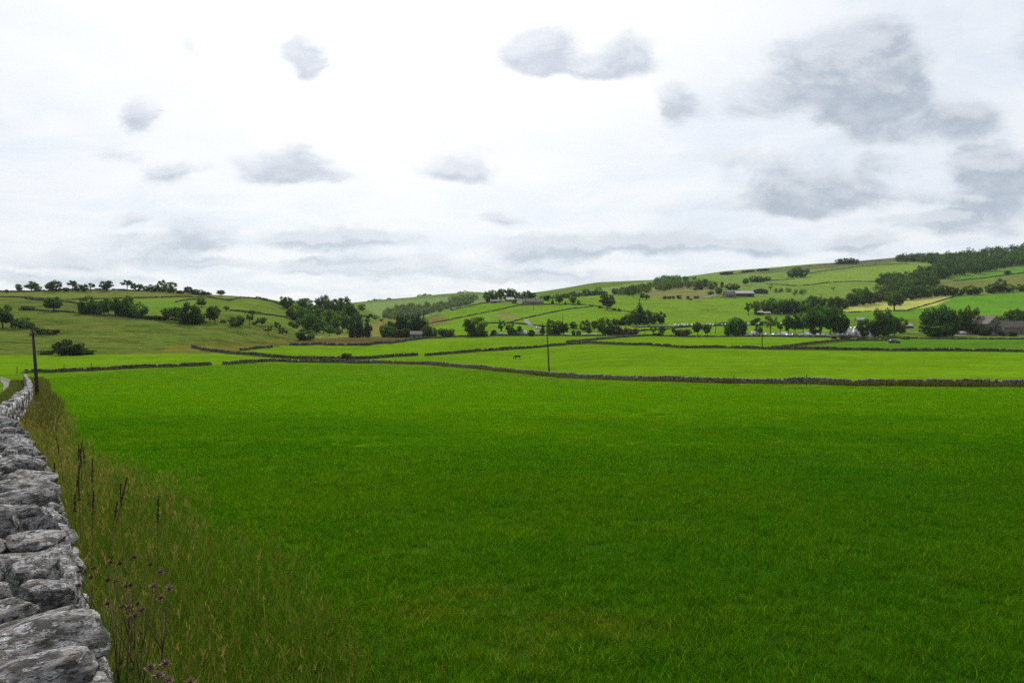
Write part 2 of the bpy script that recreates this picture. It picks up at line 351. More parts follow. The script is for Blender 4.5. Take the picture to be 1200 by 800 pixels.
# ------------------------------------------------------------------ the land
# control columns: photograph column -> nine knots (photograph row, distance in metres) walking away from the camera
LAND = {
    -400: [(446, 110), (425, 200), (400, 270), (372, 380), (355, 480), (347, 550), (340, 640), (358, 900), (365, 2500)],
    0:    [(440, 140), (416, 225), (398, 280), (378, 360), (358, 460), (348, 540), (341, 620), (358, 900), (365, 2500)],
    100:  [(435, 150), (415, 235), (398, 290), (371, 380), (359, 450), (348, 540), (339.5, 620), (358, 900), (365, 2500)],
    200:  [(430, 165), (413, 240), (400, 290), (377, 370), (362, 450), (350, 540), (341.5, 640), (360, 900), (366, 2500)],
    250:  [(428, 170), (413, 243), (402, 290), (382, 360), (366, 440), (354, 530), (346, 640), (362, 900), (366, 2500)],
    300:  [(428, 175), (410, 260), (400, 330), (388, 370), (372, 430), (356, 540), (349, 640), (364, 900), (366, 2500)],
    340:  [(427, 185), (405, 300), (398, 360), (393, 400), (385, 440), (366, 540), (355, 640), (366, 900), (364, 2500)],
    380:  [(426, 195), (403, 315), (396.5, 400), (393, 430), (388, 470), (373, 560), (361, 660), (372, 900), (361, 2400)],
    420:  [(426, 200), (403, 315), (397, 400), (395, 440), (390, 490), (376, 570), (360, 680), (371, 900), (357, 2300)],
    450:  [(427, 195), (402, 320), (397, 400), (395, 440), (389, 520), (382, 620), (374, 690), (375, 900), (354, 2300)],
    480:  [(428, 190), (411, 270), (397, 420), (395, 450), (390, 540), (383, 640), (378, 700), (378, 1000), (351, 2300)],
    520:  [(430, 185), (412, 265), (396, 420), (393, 450), (387, 520), (374, 620), (365, 700), (378, 1000), (347, 2300)],
    560:  [(433, 172), (412, 265), (394, 425), (391, 460), (380, 540), (368, 640), (355, 740), (372, 1000), (345, 2300)],
    600:  [(437, 160), (410, 270), (393, 430), (390, 460), (378, 540), (365, 640), (351, 760), (366, 1000), (349, 2200)],
    650:  [(442, 150), (406, 280), (393, 430), (391, 460), (375, 550), (360, 680), (350, 760), (356, 1000), (342, 1900)],
    700:  [(445, 135), (403, 290), (393, 430), (388, 470), (372, 570), (358, 690), (346, 850), (348, 1050), (334, 1900)],
    760:  [(447, 125), (403, 285), (393, 430), (386, 480), (374, 580), (357, 720), (343, 950), (338, 1200), (331, 1800)],
    800:  [(448, 120), (408, 270), (394, 430), (383, 500), (374, 590), (354, 760), (340, 980), (333, 1250), (326.5, 1700)],
    850:  [(449, 116), (408, 265), (394, 430), (382, 520), (372, 600), (347, 850), (335, 1050), (325, 1300), (319, 1600)],
    900:  [(449.5, 112), (409, 262), (394, 430), (384, 500), (370, 620), (348, 850), (333, 1050), (320, 1350), (315, 1600)],
    950:  [(450, 108), (409, 262), (395, 430), (386, 500), (368, 640), (350, 820), (332, 1050), (317, 1350), (310.5, 1600)],
    1000: [(451, 106), (410, 260), (396, 430), (385, 520), (368, 650), (350, 820), (330, 1050), (315, 1350), (307.5, 1600)],
    1050: [(451.5, 102), (411, 257), (397, 420), (385, 510), (366, 650), (348, 820), (326, 1050), (311, 1350), (303, 1600)],
    1100: [(452, 100), (411, 255), (398, 410), (385, 500), (362, 660), (343, 820), (320, 1050), (306, 1350), (299, 1600)],
    1200: [(453, 95), (412, 250), (398, 390), (385, 470), (360, 650), (338, 820), (317, 1050), (301, 1350), (295, 1600)],
    1600: [(460, 80), (414, 240), (399, 380), (385, 460), (350, 640), (325, 820), (302, 1050), (284, 1350), (275, 1600)],
}
LK = sorted(LAND); LP = np.array([[k[0] for k in LAND[p]] for p in LK]); LY = np.array([[k[1] for k in LAND[p]] for p in LK])
NEAR_Y = np.array([0.5, 1, 2, 4, 7, 12, 20, 32, 48, 64])
def near_z(Y): return -(2.2 + 0.075 * Y / (1 + Y / 400.0))

def pchip(xk, yk, x):
    h = np.diff(xk); d = np.diff(yk) / h; m = np.zeros_like(yk)
    for i in range(1, len(xk) - 1):
        if d[i - 1] * d[i] > 0:
            w1 = 2 * h[i] + h[i - 1]; w2 = h[i] + 2 * h[i - 1]
            m[i] = (w1 + w2) / (w1 / d[i - 1] + w2 / d[i])
    m[0] = d[0]; m[-1] = d[-1]
    i = np.clip(np.searchsorted(xk, x) - 1, 0, len(h) - 1); t = (x - xk[i]) / h[i]
    return ((1 + 2 * t) * (1 - t) ** 2 * yk[i] + t * (1 - t) ** 2 * h[i] * m[i] + t * t * (3 - 2 * t) * yk[i + 1] + t * t * (t - 1) * h[i] * m[i + 1])

GY = np.exp(np.linspace(math.log(0.8), math.log(2900), 540))
u_in = np.linspace(-0.82, 0.82, 400)
th_in = np.arctan(u_in)
TH_E = math.atan(1.25)
th_mid = np.linspace(math.atan(0.82), TH_E, 18)[1:]
th_out = np.linspace(TH_E, PI, 40)[1:]
GTH = np.concatenate([-th_out[::-1], -th_mid[::-1], th_in, th_mid, th_out])
GS = (1.0 / np.cos(np.clip(np.abs(GTH), 0, TH_E))) * (1 - 0.45 * sstep(TH_E, TH_E + 0.5, np.abs(GTH)))
def profile(th):
    c = min(max(th, -TH_E), TH_E); px = 600 + FPX * math.tan(c)
    rows = np.array([np.interp(px, LK, LP[:, k]) for k in range(9)]); Ys = np.array([np.interp(px, LK, LY[:, k]) for k in range(9)])
    zs = np.tan(np.arctan((400 - rows) / FPX) - PITCH) * Ys
    yk = np.concatenate([NEAR_Y[NEAR_Y < Ys[0] * 0.75], Ys, [4200, 7000]])
    nz = near_z(NEAR_Y[NEAR_Y < Ys[0] * 0.75])
    zk = np.concatenate([nz, zs, [min(zs[-1] * 0.6, 40), 0]])
    z = pchip(np.log(yk), zk, np.log(GY))
    back = sstep(TH_E + 0.1, 2.2, abs(th))
    return z * (1 - back) + (-2.2 + np.minimum(GY * 0.02, 60)) * back
GZ = np.array([profile(t) for t in GTH])               # columns x rows
# soften kinks between the control columns, then add natural unevenness
for _ in range(3):
    GZ[1:-1] = 0.25 * GZ[:-2] + 0.5 * GZ[1:-1] + 0.25 * GZ[2:]
GX = np.sin(GTH)[:, None] * GS[:, None] * GY[None, :]; GYY = np.cos(GTH)[:, None] * GS[:, None] * GY[None, :]
hill = sstep(250, 330, GY)[None, :]
GZ += 0.05 * vnoise(GX / 2.7, GYY / 2.7, 1) * sstep(3, 8, GY)[None, :] * (1 - hill) + 0.10 * vnoise(GX / 9, GYY / 9, 2) * sstep(6, 20, GY)[None, :] + \
      hill * (1.1 * vnoise(GX / 42, GYY / 42, 3) + 0.5 * vnoise(GX / 15, GYY / 15, 4)) * np.where(GX < -30, 1.0, 0.35)
# the rough bank at left: terraced creep and a shallow gully
rb = sstep(245, 290, GYY) * (1 - sstep(360, 430, GYY)) * (1 - sstep(-110, -60, GX))
GZ += rb * (1.3 * vnoise(GX / 24, GYY / 9, 5) + 0.8 * vnoise(GX / 8, GYY / 5, 6))
LGY = np.log(GY)

def gz(x, y):
    """height of the land at (x, y)"""
    x = np.asarray(x, float); y = np.asarray(y, float)
    th = np.arctan2(x, y); Y = np.hypot(x, y) / np.interp(th, GTH, GS)
    ci = np.interp(th, GTH, np.arange(len(GTH))); ri = np.interp(np.log(np.maximum(Y, 0.8)), LGY, np.arange(len(GY)))
    c0 = np.clip(np.floor(ci).astype(int), 0, len(GTH) - 2); r0 = np.clip(np.floor(ri).astype(int), 0, len(GY) - 2)
    a = ci - c0; b = ri - r0
    return (GZ[c0, r0] * (1 - a) + GZ[c0 + 1, r0] * a) * (1 - b) + (GZ[c0, r0 + 1] * (1 - a) + GZ[c0 + 1, r0 + 1] * a) * b
def gzf(x, y): return float(gz(x, y))

YS = np.exp(np.linspace(math.log(1.5), math.log(4000), 2600))
def at(px, py, Y=None):
    """where the sight line of a photograph pixel meets the land (or the skyline when it passes above)"""
    u, v = view_dir(px, py)
    if Y is not None: return Vector((u * Y, Y, gzf(u * Y, Y)))
    g = gz(u * YS, YS); d = v * YS - g
    hit = np.nonzero(d < 0)[0]
    if len(hit):
        i = hit[0]; i0 = max(i - 1, 0); t = d[i0] / (d[i0] - d[i]) if d[i0] > d[i] else 0
        Yh = YS[i0] + t * (YS[i] - YS[i0])
    else:
        Yh = YS[np.argmax(g / YS)]
    return Vector((u * Yh, Yh, gzf(u * Yh, Yh)))

def project(x, y, z):
    dp = y * CA - z * SA; up = y * SA + z * CA
    dp = np.where(dp > 0.01, dp, 0.01)
    return 600 + FPX * x / dp, 400 - FPX * up / dp

def inside(px, py, poly):
    r = np.zeros(px.shape, bool); n = len(poly)
    for i in range(n):
        x1, y1 = poly[i]; x2, y2 = poly[(i + 1) % n]
        if y1 == y2: continue
        c = ((y1 > py) != (y2 > py)) & (px < (x2 - x1) * (py - y1) / (y2 - y1) + x1)
        r ^= c
    return r

# what grows where: outline (photograph pixels of the ground), nearest and farthest distance, colour, roughness of the sward
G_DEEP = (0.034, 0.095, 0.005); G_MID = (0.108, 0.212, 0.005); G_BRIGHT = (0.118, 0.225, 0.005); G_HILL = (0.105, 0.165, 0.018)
FIELDS = [
    ([(-900, 300), (2100, 250), (2100, 900), (-900, 900)], 0, 9000, G_HILL, 0.25),
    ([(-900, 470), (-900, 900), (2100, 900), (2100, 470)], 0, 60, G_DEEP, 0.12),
    ([(-900, 440), (0, 439), (100, 436), (245, 428), (300, 424), (400, 426), (520, 429), (640, 440), (760, 446), (900, 449), (1200, 453), (2000, 465), (2000, 900), (-900, 900)], 0, 210, (0.086, 0.180, 0.005), 0.10),
    ([(400, 425), (480, 416), (620, 408), (660, 404), (740, 404), (900, 409), (1200, 412.5), (2000, 416), (2000, 465), (1200, 453), (900, 449), (760, 446), (640, 440), (520, 429)], 60, 330, G_MID, 0.12),
    ([(-900, 418), (0, 416), (250, 413), (340, 421), (400, 426), (300, 424), (245, 428), (100, 436), (0, 439), (-900, 445)], 60, 300, G_BRIGHT, 0.16),
    ([(280, 411), (340, 404), (430, 405), (478, 399), (520, 396), (700, 393), (700, 402), (620, 408), (500, 417), (400, 422), (340, 421)], 180, 440, G_BRIGHT, 0.16),
    ([(660, 400), (720, 394), (1000, 396), (940, 405), (900, 410), (740, 404), (690, 402)], 240, 440, G_BRIGHT, 0.10),
    ([(900, 410), (945, 404), (990, 399), (1050, 398), (1300, 398), (1300, 413)], 200, 440, (0.066, 0.165, 0.008), 0.30),
    # left hill: rough pasture below, mown fields towards the top
    ([(-900, 345), (0, 349), (70, 352), (150, 350), (250, 348), (300, 356), (350, 395), (345, 404), (260, 413), (150, 415), (-900, 419)], 225, 620, (0.092, 0.134, 0.018), 0.9),
    ([(155, 350), (250, 348), (310, 352), (340, 368), (345, 385), (300, 374), (250, 366), (200, 372), (150, 368)], 330, 680, (0.088, 0.132, 0.016), 0.5),
    ([(80, 351), (160, 350), (230, 349), (225, 365), (150, 362)], 330, 640, (0.085, 0.155, 0.015), 0.30),
    ([(-900, 330), (0, 336), (150, 334), (260, 340), (310, 347), (310, 352), (250, 348), (150, 350), (70, 352), (0, 349), (-900, 345)], 470, 760, (0.100, 0.125, 0.022), 0.55),
    ([(150, 415), (230, 408), (300, 400), (340, 396), (340, 405), (285, 411), (240, 414)], 230, 420, (0.120, 0.120, 0.020), 0.8),
    ([(200, 404), (300, 405), (285, 409), (190, 412)], 230, 420, (0.150, 0.140, 0.020), 0.6),
    # valley mouth
    ([(330, 397), (400, 393), (520, 392), (500, 397), (478, 400), (430, 405), (345, 405)], 300, 520, (0.105, 0.100, 0.026), 0.9),
    ([(365, 397.5), (430, 396.5), (482, 396), (478, 399.5), (430, 404.5), (365, 403.5)], 300, 520, (0.105, 0.066, 0.028), 0.9),
    ([(345, 380), (400, 384), (440, 372), (470, 380), (470, 394), (350, 396)], 380, 640, (0.125, 0.145, 0.032), 0.7),
    ([(425, 352), (462, 376), (450, 388), (420, 385)], 560, 760, (0.100, 0.150, 0.026), 0.5),
    ([(438, 376), (458, 376), (458, 392), (436, 392)], 500, 760, (0.150, 0.125, 0.030), 0.6),
    # middle hill
    ([(500, 373), (512, 369), (530, 373), (524, 381), (505, 384)], 480, 760, (0.130, 0.115, 0.030), 0.6),
    ([(512, 367), (560, 356), (600, 350), (690, 350), (745, 366), (745, 392), (520, 393), (505, 384), (530, 375)], 440, 900, (0.098, 0.180, 0.010), 0.3),
    ([(585, 365), (605, 366), (606, 375), (580, 374)], 440, 900, (0.125, 0.150, 0.030), 0.4),
    ([(650, 347), (720, 346), (860, 350), (900, 347), (900, 372), (860, 379), (745, 384), (740, 365), (690, 352)], 500, 1150, (0.100, 0.172, 0.012), 0.35),
    ([(745, 384), (870, 378), (1010, 388), (1010, 395), (640, 393)], 430, 600, (0.096, 0.178, 0.008), 0.2),
    ([(752, 338), (845, 331), (840, 346), (815, 352), (752, 348)], 700, 1250, (0.130, 0.135, 0.040), 0.5),
    # right hill
    ([(800, 322), (1200, 285), (1200, 345), (900, 350), (840, 346), (845, 331)], 780, 1600, (0.104, 0.165, 0.028), 0.5),
    ([(925, 325), (1010, 315), (1100, 308), (1085, 325), (1010, 330), (960, 332), (925, 334)], 900, 1500, (0.118, 0.182, 0.024), 0.4),
    ([(860, 322), (1000, 306), (1060, 301), (1060, 306), (1000, 312), (900, 320)], 1250, 1750, (0.085, 0.090, 0.040), 0.6),
    ([(900, 333), (960, 333), (1060, 331), (1040, 345), (960, 352), (900, 348)], 750, 1300, (0.106, 0.168, 0.024), 0.4),
    ([(980, 366), (1010, 356), (1060, 347), (1122, 345.5), (1095, 359), (1060, 363.5), (1030, 364.5)], 560, 950, (0.26, 0.27, 0.065), 0.2),
    ([(985, 365.5), (1060, 363.8), (1095, 359), (1120, 347), (1210, 342), (1210, 366), (1100, 372), (985, 374)], 500, 950, (0.070, 0.165, 0.012), 0.2),
    ([(1080, 334), (1130, 325), (1200, 318), (1200, 342), (1120, 346), (1085, 344)], 700, 1300, (0.105, 0.120, 0.030), 0.7),
    ([(1118, 325), (1160, 320), (1200, 313), (1200, 320), (1160, 327), (1120, 329)], 800, 1300, (0.065, 0.165, 0.015), 0.3),
    ([(890, 372), (1010, 366), (1000, 375), (890, 376)], 500, 900, (0.075, 0.160, 0.015), 0.3),
    ([(868, 391), (982, 391), (990, 384), (1025, 384), (1025, 394.8), (868, 394.2)], 432, 560, (0.150, 0.145, 0.130), 0.4),
    ([(1110, 386), (1215, 386), (1215, 393), (1110, 393)], 400, 520, (0.17, 0.15, 0.12), 0.4),
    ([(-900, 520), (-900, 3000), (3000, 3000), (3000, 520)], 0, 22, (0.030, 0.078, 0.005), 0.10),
    # far hill
    ([(420, 356), (480, 351), (560, 345), (600, 348), (560, 368), (450, 374)], 1000, 2800, (0.112, 0.165, 0.045), 0.3),
    ([(690, 340), (760, 329), (800, 326), (800, 336), (700, 348)], 1000, 2200, (0.112, 0.172, 0.040), 0.3),
]
def land_colours():
    X = GX.ravel(); Y = GYY.ravel(); Z = GZ.ravel()
    px, py = project(X, Y, Z)
    wob = 0.0
    rgb = np.tile(np.array([*G_HILL, 0.3]), (len(X), 1))
    front = Y > 0.3
    for poly, y0, y1, c, rough in FIELDS:
        m = front & (Y >= y0) & (Y <= y1) & inside(px + wob, py, poly)
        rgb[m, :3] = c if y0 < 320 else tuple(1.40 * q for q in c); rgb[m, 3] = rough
    return rgb

def build_land():
    nc, nr = GX.shape
    V = np.stack([GX, GYY, GZ], -1).reshape(-1, 3)
    cols = land_colours()
    c = np.arange(nc - 1); r = np.arange(nr - 1)
    i = (c[:, None] * nr + r[None, :]).ravel()
    F = np.stack([i, i + nr, i + nr + 1, i + 1], -1)
    # close the ring behind the camera (first and last column coincide) and the hub under it
    hub = len(V); V = np.concatenate([V, [[0, 0, -2.25]]]); cols = np.concatenate([cols, cols[:1]])
    hubf = np.stack([np.full(nc - 1, hub), (c + 1) * nr, c * nr, np.full(nc - 1, hub)], -1)
    me_faces = F
    m, T, out = new_mat('land')
    at_ = T.node('ShaderNodeAttribute'); at_.attribute_name = 'tint'
    geo = T.node('ShaderNodeNewGeometry'); P = geo.outputs['Position']
    rough = at_.outputs['Alpha']
    n1 = T.noise(P, 0.035, 5, 0.6); n2 = T.noise(P, 0.30, 6, 0.62); n3 = T.noise(P, 2.6, 5, 0.65); n4 = T.noise(P, 14.0, 4, 0.7)
    st = T.node('ShaderNodeMapping', ins={0: P, 3: (0.10, 0.42, 0.42)}).outputs[0]
    n5 = T.noise(st, 0.5, 6, 0.65, 0.4)
    br = T.math('ADD', T.math('MULTIPLY', T.math('SUBTRACT', n1, 0.5), 0.45), T.math('ADD', T.math('MULTIPLY', T.math('SUBTRACT', n2, 0.5), 0.55), T.math('MULTIPLY', T.math('SUBTRACT', n3, 0.5), 0.75)))
    br = T.math('ADD', 1.0, T.math('MULTIPLY', T.math('ADD', T.math('MULTIPLY', br, 1.5), T.math('MULTIPLY', T.math('SUBTRACT', n4, 0.5), 0.5)), T.math('ADD', 1.0, rough)))
    br = T.math('ADD', br, T.math('MULTIPLY', T.math('SUBTRACT', n5, 0.5), 0.55))
    colr = T.node('ShaderNodeVectorMath', operation='SCALE', ins={0: at_.outputs['Color'], 'Scale': br}).outputs[0]
    # rough pasture: straw, rush and bare-earth patches of their own
    straw = T.math('MULTIPLY', T.smooth(n5, 0.49, 0.60), T.math('MULTIPLY', rough, 0.5))
    colr = T.mix(straw, colr, (0.175, 0.150, 0.045))
    rush = T.math('MULTIPLY', T.smooth(n5, 0.46, 0.36), T.math('MULTIPLY', rough, 0.85))
    colr = T.mix(rush, colr, (0.040, 0.058, 0.016))
    deep_green = T.math('MULTIPLY', T.smooth(n1, 0.52, 0.70), T.math('MULTIPLY', rough, 0.5))
    colr = T.mix(deep_green, colr, (0.075, 0.150, 0.016))
    yel = T.math('MULTIPLY', T.smooth(n2, 0.55, 0.75), T.math('SUBTRACT', 0.35, T.math('MULTIPLY', rough, 0.3)))
    colr = T.mix(yel, colr, T.node('ShaderNodeVectorMath', operation='MULTIPLY', ins={0: colr, 1: (1.35, 1.08, 1.0)}).outputs[0])
    d = T.node('ShaderNodeBsdfDiffuse', ins={'Color': colr, 'Roughness': 0.6})
    h = T.math('ADD', T.math('MULTIPLY', n3, 0.5), T.math('ADD', T.math('MULTIPLY', n4, 0.12), T.math('MULTIPLY', n2, 1.2)))
    bp = T.node('ShaderNodeBump', ins={'Height': h, 'Strength': 0.55, 'Distance': 0.35}); T.l.new(bp.outputs[0], d.inputs['Normal'])
    T.l.new(d.outputs[0], out.inputs[0])
    o = mesh_obj('ground', V, np.concatenate([F, hubf[:, [0, 1, 2, 2]]])[:len(F)], m, smooth=True, tint=cols)
    hb = mesh_obj('ground_underfoot', V[np.concatenate([[hub], np.arange(nc) * nr])], np.stack([np.zeros(nc - 1, int), np.arange(2, nc + 1), np.arange(1, nc)], -1), m, smooth=True,
                  tint=cols[np.concatenate([[hub], np.arange(nc) * nr])])
    for q in (o, hb): tag(q, kind='structure')
    return o
build_land()

def strip(name, pts, width, mat, off=0.07, step=2.5, ragged=0.25):
    """a track laid on the land along photograph-pixel points"""
    W = [at(*p) for p in pts]
    S = []
    for a, b in zip(W, W[1:]):
        n = max(1, int((b - a).length / step))
        for k in range(n): S.append(a.lerp(b, k / n))
    S.append(W[-1]); V = []; F = []
    for i, p in enumerate(S):
        d = (S[min(i + 1, len(S) - 1)] - S[max(i - 1, 0)]); d.z = 0; d.normalize(); nrm = Vector((d.y, -d.x, 0))
        w = width * 0.5 * (1 + ragged * (random.random() - .5) * 2)
        for s in (-1, 0, 1):
            q = p + nrm * s * w; V.append((q.x, q.y, gzf(q.x, q.y) + off))
        if i:
            k = 3 * i
            F += [[k - 3, k, k + 1, k - 2], [k - 2, k + 1, k + 2, k - 1]]
    o = mesh_obj(name, V, F, mat, smooth=True); tag(o, kind='structure'); return o

# ------------------------------------------------------------------ dry-stone walls
BOXV = np.array([(-1, -1, -1), (1, -1, -1), (1, 1, -1), (-1, 1, -1), (-1, -1, 1), (1, -1, 1), (1, 1, 1), (-1, 1, 1)], float)
BOXF = np.array([(3, 2, 1, 0), (4, 5, 6, 7), (0, 1, 5, 4), (1, 2, 6, 5), (2, 3, 7, 6), (3, 0, 4, 7)])
def path_points(W, step):
    out = []
    for a, b in zip(W, W[1:]):
        n = max(1, int((Vector((b[0] - a[0], b[1] - a[1]))).length / step))
        for k in range(n): out.append((a[0] + (b[0] - a[0]) * k / n, a[1] + (b[1] - a[1]) * k / n))
    out.append((W[-1][0], W[-1][1])); return np.array(out)
def stones_along(W, height, thick, mstone, courses, jit=0.22, worn=1.0):
    """boxy, uneven stones laid in courses along a world path -> verts, faces"""
    P = path_points(W, mstone); D = np.gradient(P, axis=0); D /= np.linalg.norm(D, axis=1)[:, None]
    allv = []; n = 0
    hc = height / courses
    for c in range(courses):
        sh = (c % 2) * 0.5
        Q = P + D * mstone * sh; k = len(Q)
        z0 = gz(Q[:, 0], Q[:, 1])
        top = c == courses - 1
        th = thick * (1.0 - 0.25 * c / max(courses - 1, 1)) * (1.08 if top else 1)
        sx = mstone * 0.52 * RNG.uniform(.75, 1.1, k); sy = th * 0.5 * RNG.uniform(.85, 1.12, k); sz = hc * 0.53 * RNG.uniform(.75, 1.25 if not top else 1.5, k)
        v = BOXV[None] + RNG.uniform(-jit, jit, (k, 8, 3))
        v = v * np.stack([sx, sy, sz], -1)[:, None, :]
        ang = np.arctan2(D[:, 1], D[:, 0]) + RNG.uniform(-.12, .12, k); ca, sa = np.cos(ang)[:, None], np.sin(ang)[:, None]
        x = v[..., 0] * ca - v[..., 1] * sa + Q[:, 0][:, None]; y = v[..., 0] * sa + v[..., 1] * ca + Q[:, 1][:, None]
        slump = 1 + worn * .45 * vnoise(Q[:, 0] / 7.0, Q[:, 1] / 7.0, 71) + worn * .25 * vnoise(Q[:, 0] / 2.2, Q[:, 1] / 2.2, 72)
        z = v[..., 2] + (z0 + hc * (c + .42) * slump)[:, None]
        if top and worn > .5: z -= (np.random.default_rng(k).random(k) < .13)[:, None] * hc
        allv.append(np.stack([x, y, z], -1).reshape(-1, 3)); n += k
    V = np.concatenate(allv); F = (BOXF[None] + 8 * np.arange(n)[:, None, None]).reshape(-1, 4)
    return V, F

def blades(P, h, w, lean=0.35, n_seg=2, cols=None, spread=None):
    """grass blades rooted at P (n,3) -> verts, quads, tint"""
    k = len(P); a = RNG.uniform(0, 2 * PI, k); b = RNG.uniform(0, 2 * PI, k)
    h = h * np.ones(k); w = w * np.ones(k)
    dx, dy = np.cos(a), np.sin(a); lx = np.cos(b) * lean * RNG.uniform(.2, 1, k) * h; ly = np.sin(b) * lean * RNG.uniform(.2, 1, k) * h
    V = np.zeros((k, 6, 3))
    for j, (t, ww, q) in enumerate(((0, 1, 0), (.55, .85, .35), (1, .12, 1))):
        cx = P[:, 0] + lx * q; cy = P[:, 1] + ly * q; cz = P[:, 2] + h * t * (1 - .10 * q)
        V[:, 2 * j] = np.stack([cx - dx * w * ww * .5, cy - dy * w * ww * .5, cz], -1)
        V[:, 2 * j + 1] = np.stack([cx + dx * w * ww * .5, cy + dy * w * ww * .5, cz], -1)
    i = 6 * np.arange(k)[:, None]
    F = np.concatenate([i + np.array([[0, 1, 3, 2]]), i + np.array([[2, 3, 5, 4]])])
    T = None
    if cols is not None: T = np.repeat(cols, 6, axis=0)
    return V.reshape(-1, 3), F, T

def verge(name, W, side0, side1, n_per_m, h, w, cols, mat=None):
    """rough grass growing along a wall path, between two offsets from its line"""
    P = path_points(W, 0.5); D = np.gradient(P, axis=0); D /= np.linalg.norm(D, axis=1)[:, None]
    k = int(len(P) * 0.5 * n_per_m); i = RNG.integers(0, len(P), k)
    den = vnoise(P[i, 0] / 3.1, P[i, 1] / 3.1, 9)
    keep = RNG.random(k) < 0.75 + den; i = i[keep]; k = len(i); den = den[keep]
    o = RNG.uniform(side0, side1, k); nx, ny = D[i, 1], -D[i, 0]
    x = P[i, 0] + nx * o + RNG.uniform(-.3, .3, k); y = P[i, 1] + ny * o + RNG.uniform(-.3, .3, k)
    B = np.stack([x, y, gz(x, y) - 0.03], -1)
    cc = np.array(cols)[RNG.integers(0, len(cols), k)] * RNG.uniform(.7, 1.3, (k, 1))
    hh = h * RNG.uniform(.5, 1.2, k) * (1 + den)
    V, F, T = blades(B, hh, w, 0.45, cols=cc)
    o = mesh_obj(name, V, F, mat or M_ROUGH, tint=T); tag(o, kind='stuff'); return o

def field_wall(label, pts, height=1.3, thick=0.6, ms=None, courses=3, mat=None, group='dry-stone field walls'):
    W = [at(*p) for p in pts]
    Ym = sum(p.y for p in W) / len(W)
    ms = ms or max(0.42, Ym * 0.0042)
    if Ym > 330: courses = 2
    V, F = stones_along(W, height, thick, ms, courses)
    base = W[0]
    o = mesh_obj('drystone_wall', V - np.array(base), F, mat or M_FARWALL); o.location = base
    tag(o, label, 'wall', group); return W

# ------------------------------------------------------------------ the near wall on the left
WALL_EDGE = [(4.8, -6), (2.6, -3), (0.35, 0), (-1.33, 2.29), (-1.82, 2.9), (-2.64, 4.1), (-3.4, 5.15), (-4.93, 7.3), (-7.3, 10.5), (-9.95, 14), (-13.35, 18), (-15.6, 21), (-18.2, 25), (-21.5, 30), (-31.7, 45), (-40, 57), (-63.5, 90), (-89, 125)]
WE_Y = np.array([p[1] for p in WALL_EDGE]); WE_X = np.array([p[0] for p in WALL_EDGE])
def wall_x(Y): return np.interp(Y, WE_Y, WE_X)

def rock_mesh(seed, sub, boxy=0.5, cuts=17):
    rnd = random.Random(seed)
    bm = bmesh.new(); bmesh.ops.create_icosphere(bm, subdivisions=sub, radius=1.0)
    planes = []
    for _ in range(cuts):
        n = Vector((rnd.gauss(0, 1), rnd.gauss(0, 1), rnd.gauss(0, .8))).normalized(); planes.append((n, rnd.uniform(.68, 1.0)))
    from mathutils import noise as mn
    off = Vector((rnd.uniform(0, 50), rnd.uniform(0, 50), rnd.uniform(0, 50)))
    for v in bm.verts:
        p = v.co.copy(); q = p / max(abs(p.x), abs(p.y), abs(p.z)); p = p.lerp(q, boxy)
        for n, d in planes:
            e = p.dot(n) - d
            if e > 0: p -= n * e * 0.97
        if sub >= 3:
            led = math.floor((p.z + .15 * mn.noise(p * 1.3 + off)) * 3.2) / 3.2
            s = 1 + .07 * mn.noise(Vector((led * 9, seed, 0)) + p * .3) + 0.035 * mn.noise(p * 1.7 + off) + .040 * mn.noise(p * 4.5 + off) + .022 * mn.noise(p * 11 + off)
            p.x *= s; p.y *= s; p.z *= 1 + .05 * mn.noise(p * 2.1 - off) + .04 * mn.noise(p * 6 + off)
        else:
            p *= 1 + .14 * mn.noise(p * 1.6 + off)
        v.co = p
    me = bpy.data.meshes.new('stone'); bm.to_mesh(me); bm.free(); me.materials.append(M_STONE)
    if sub >= 3:
        for f in me.polygons: f.use_smooth = True
    return me

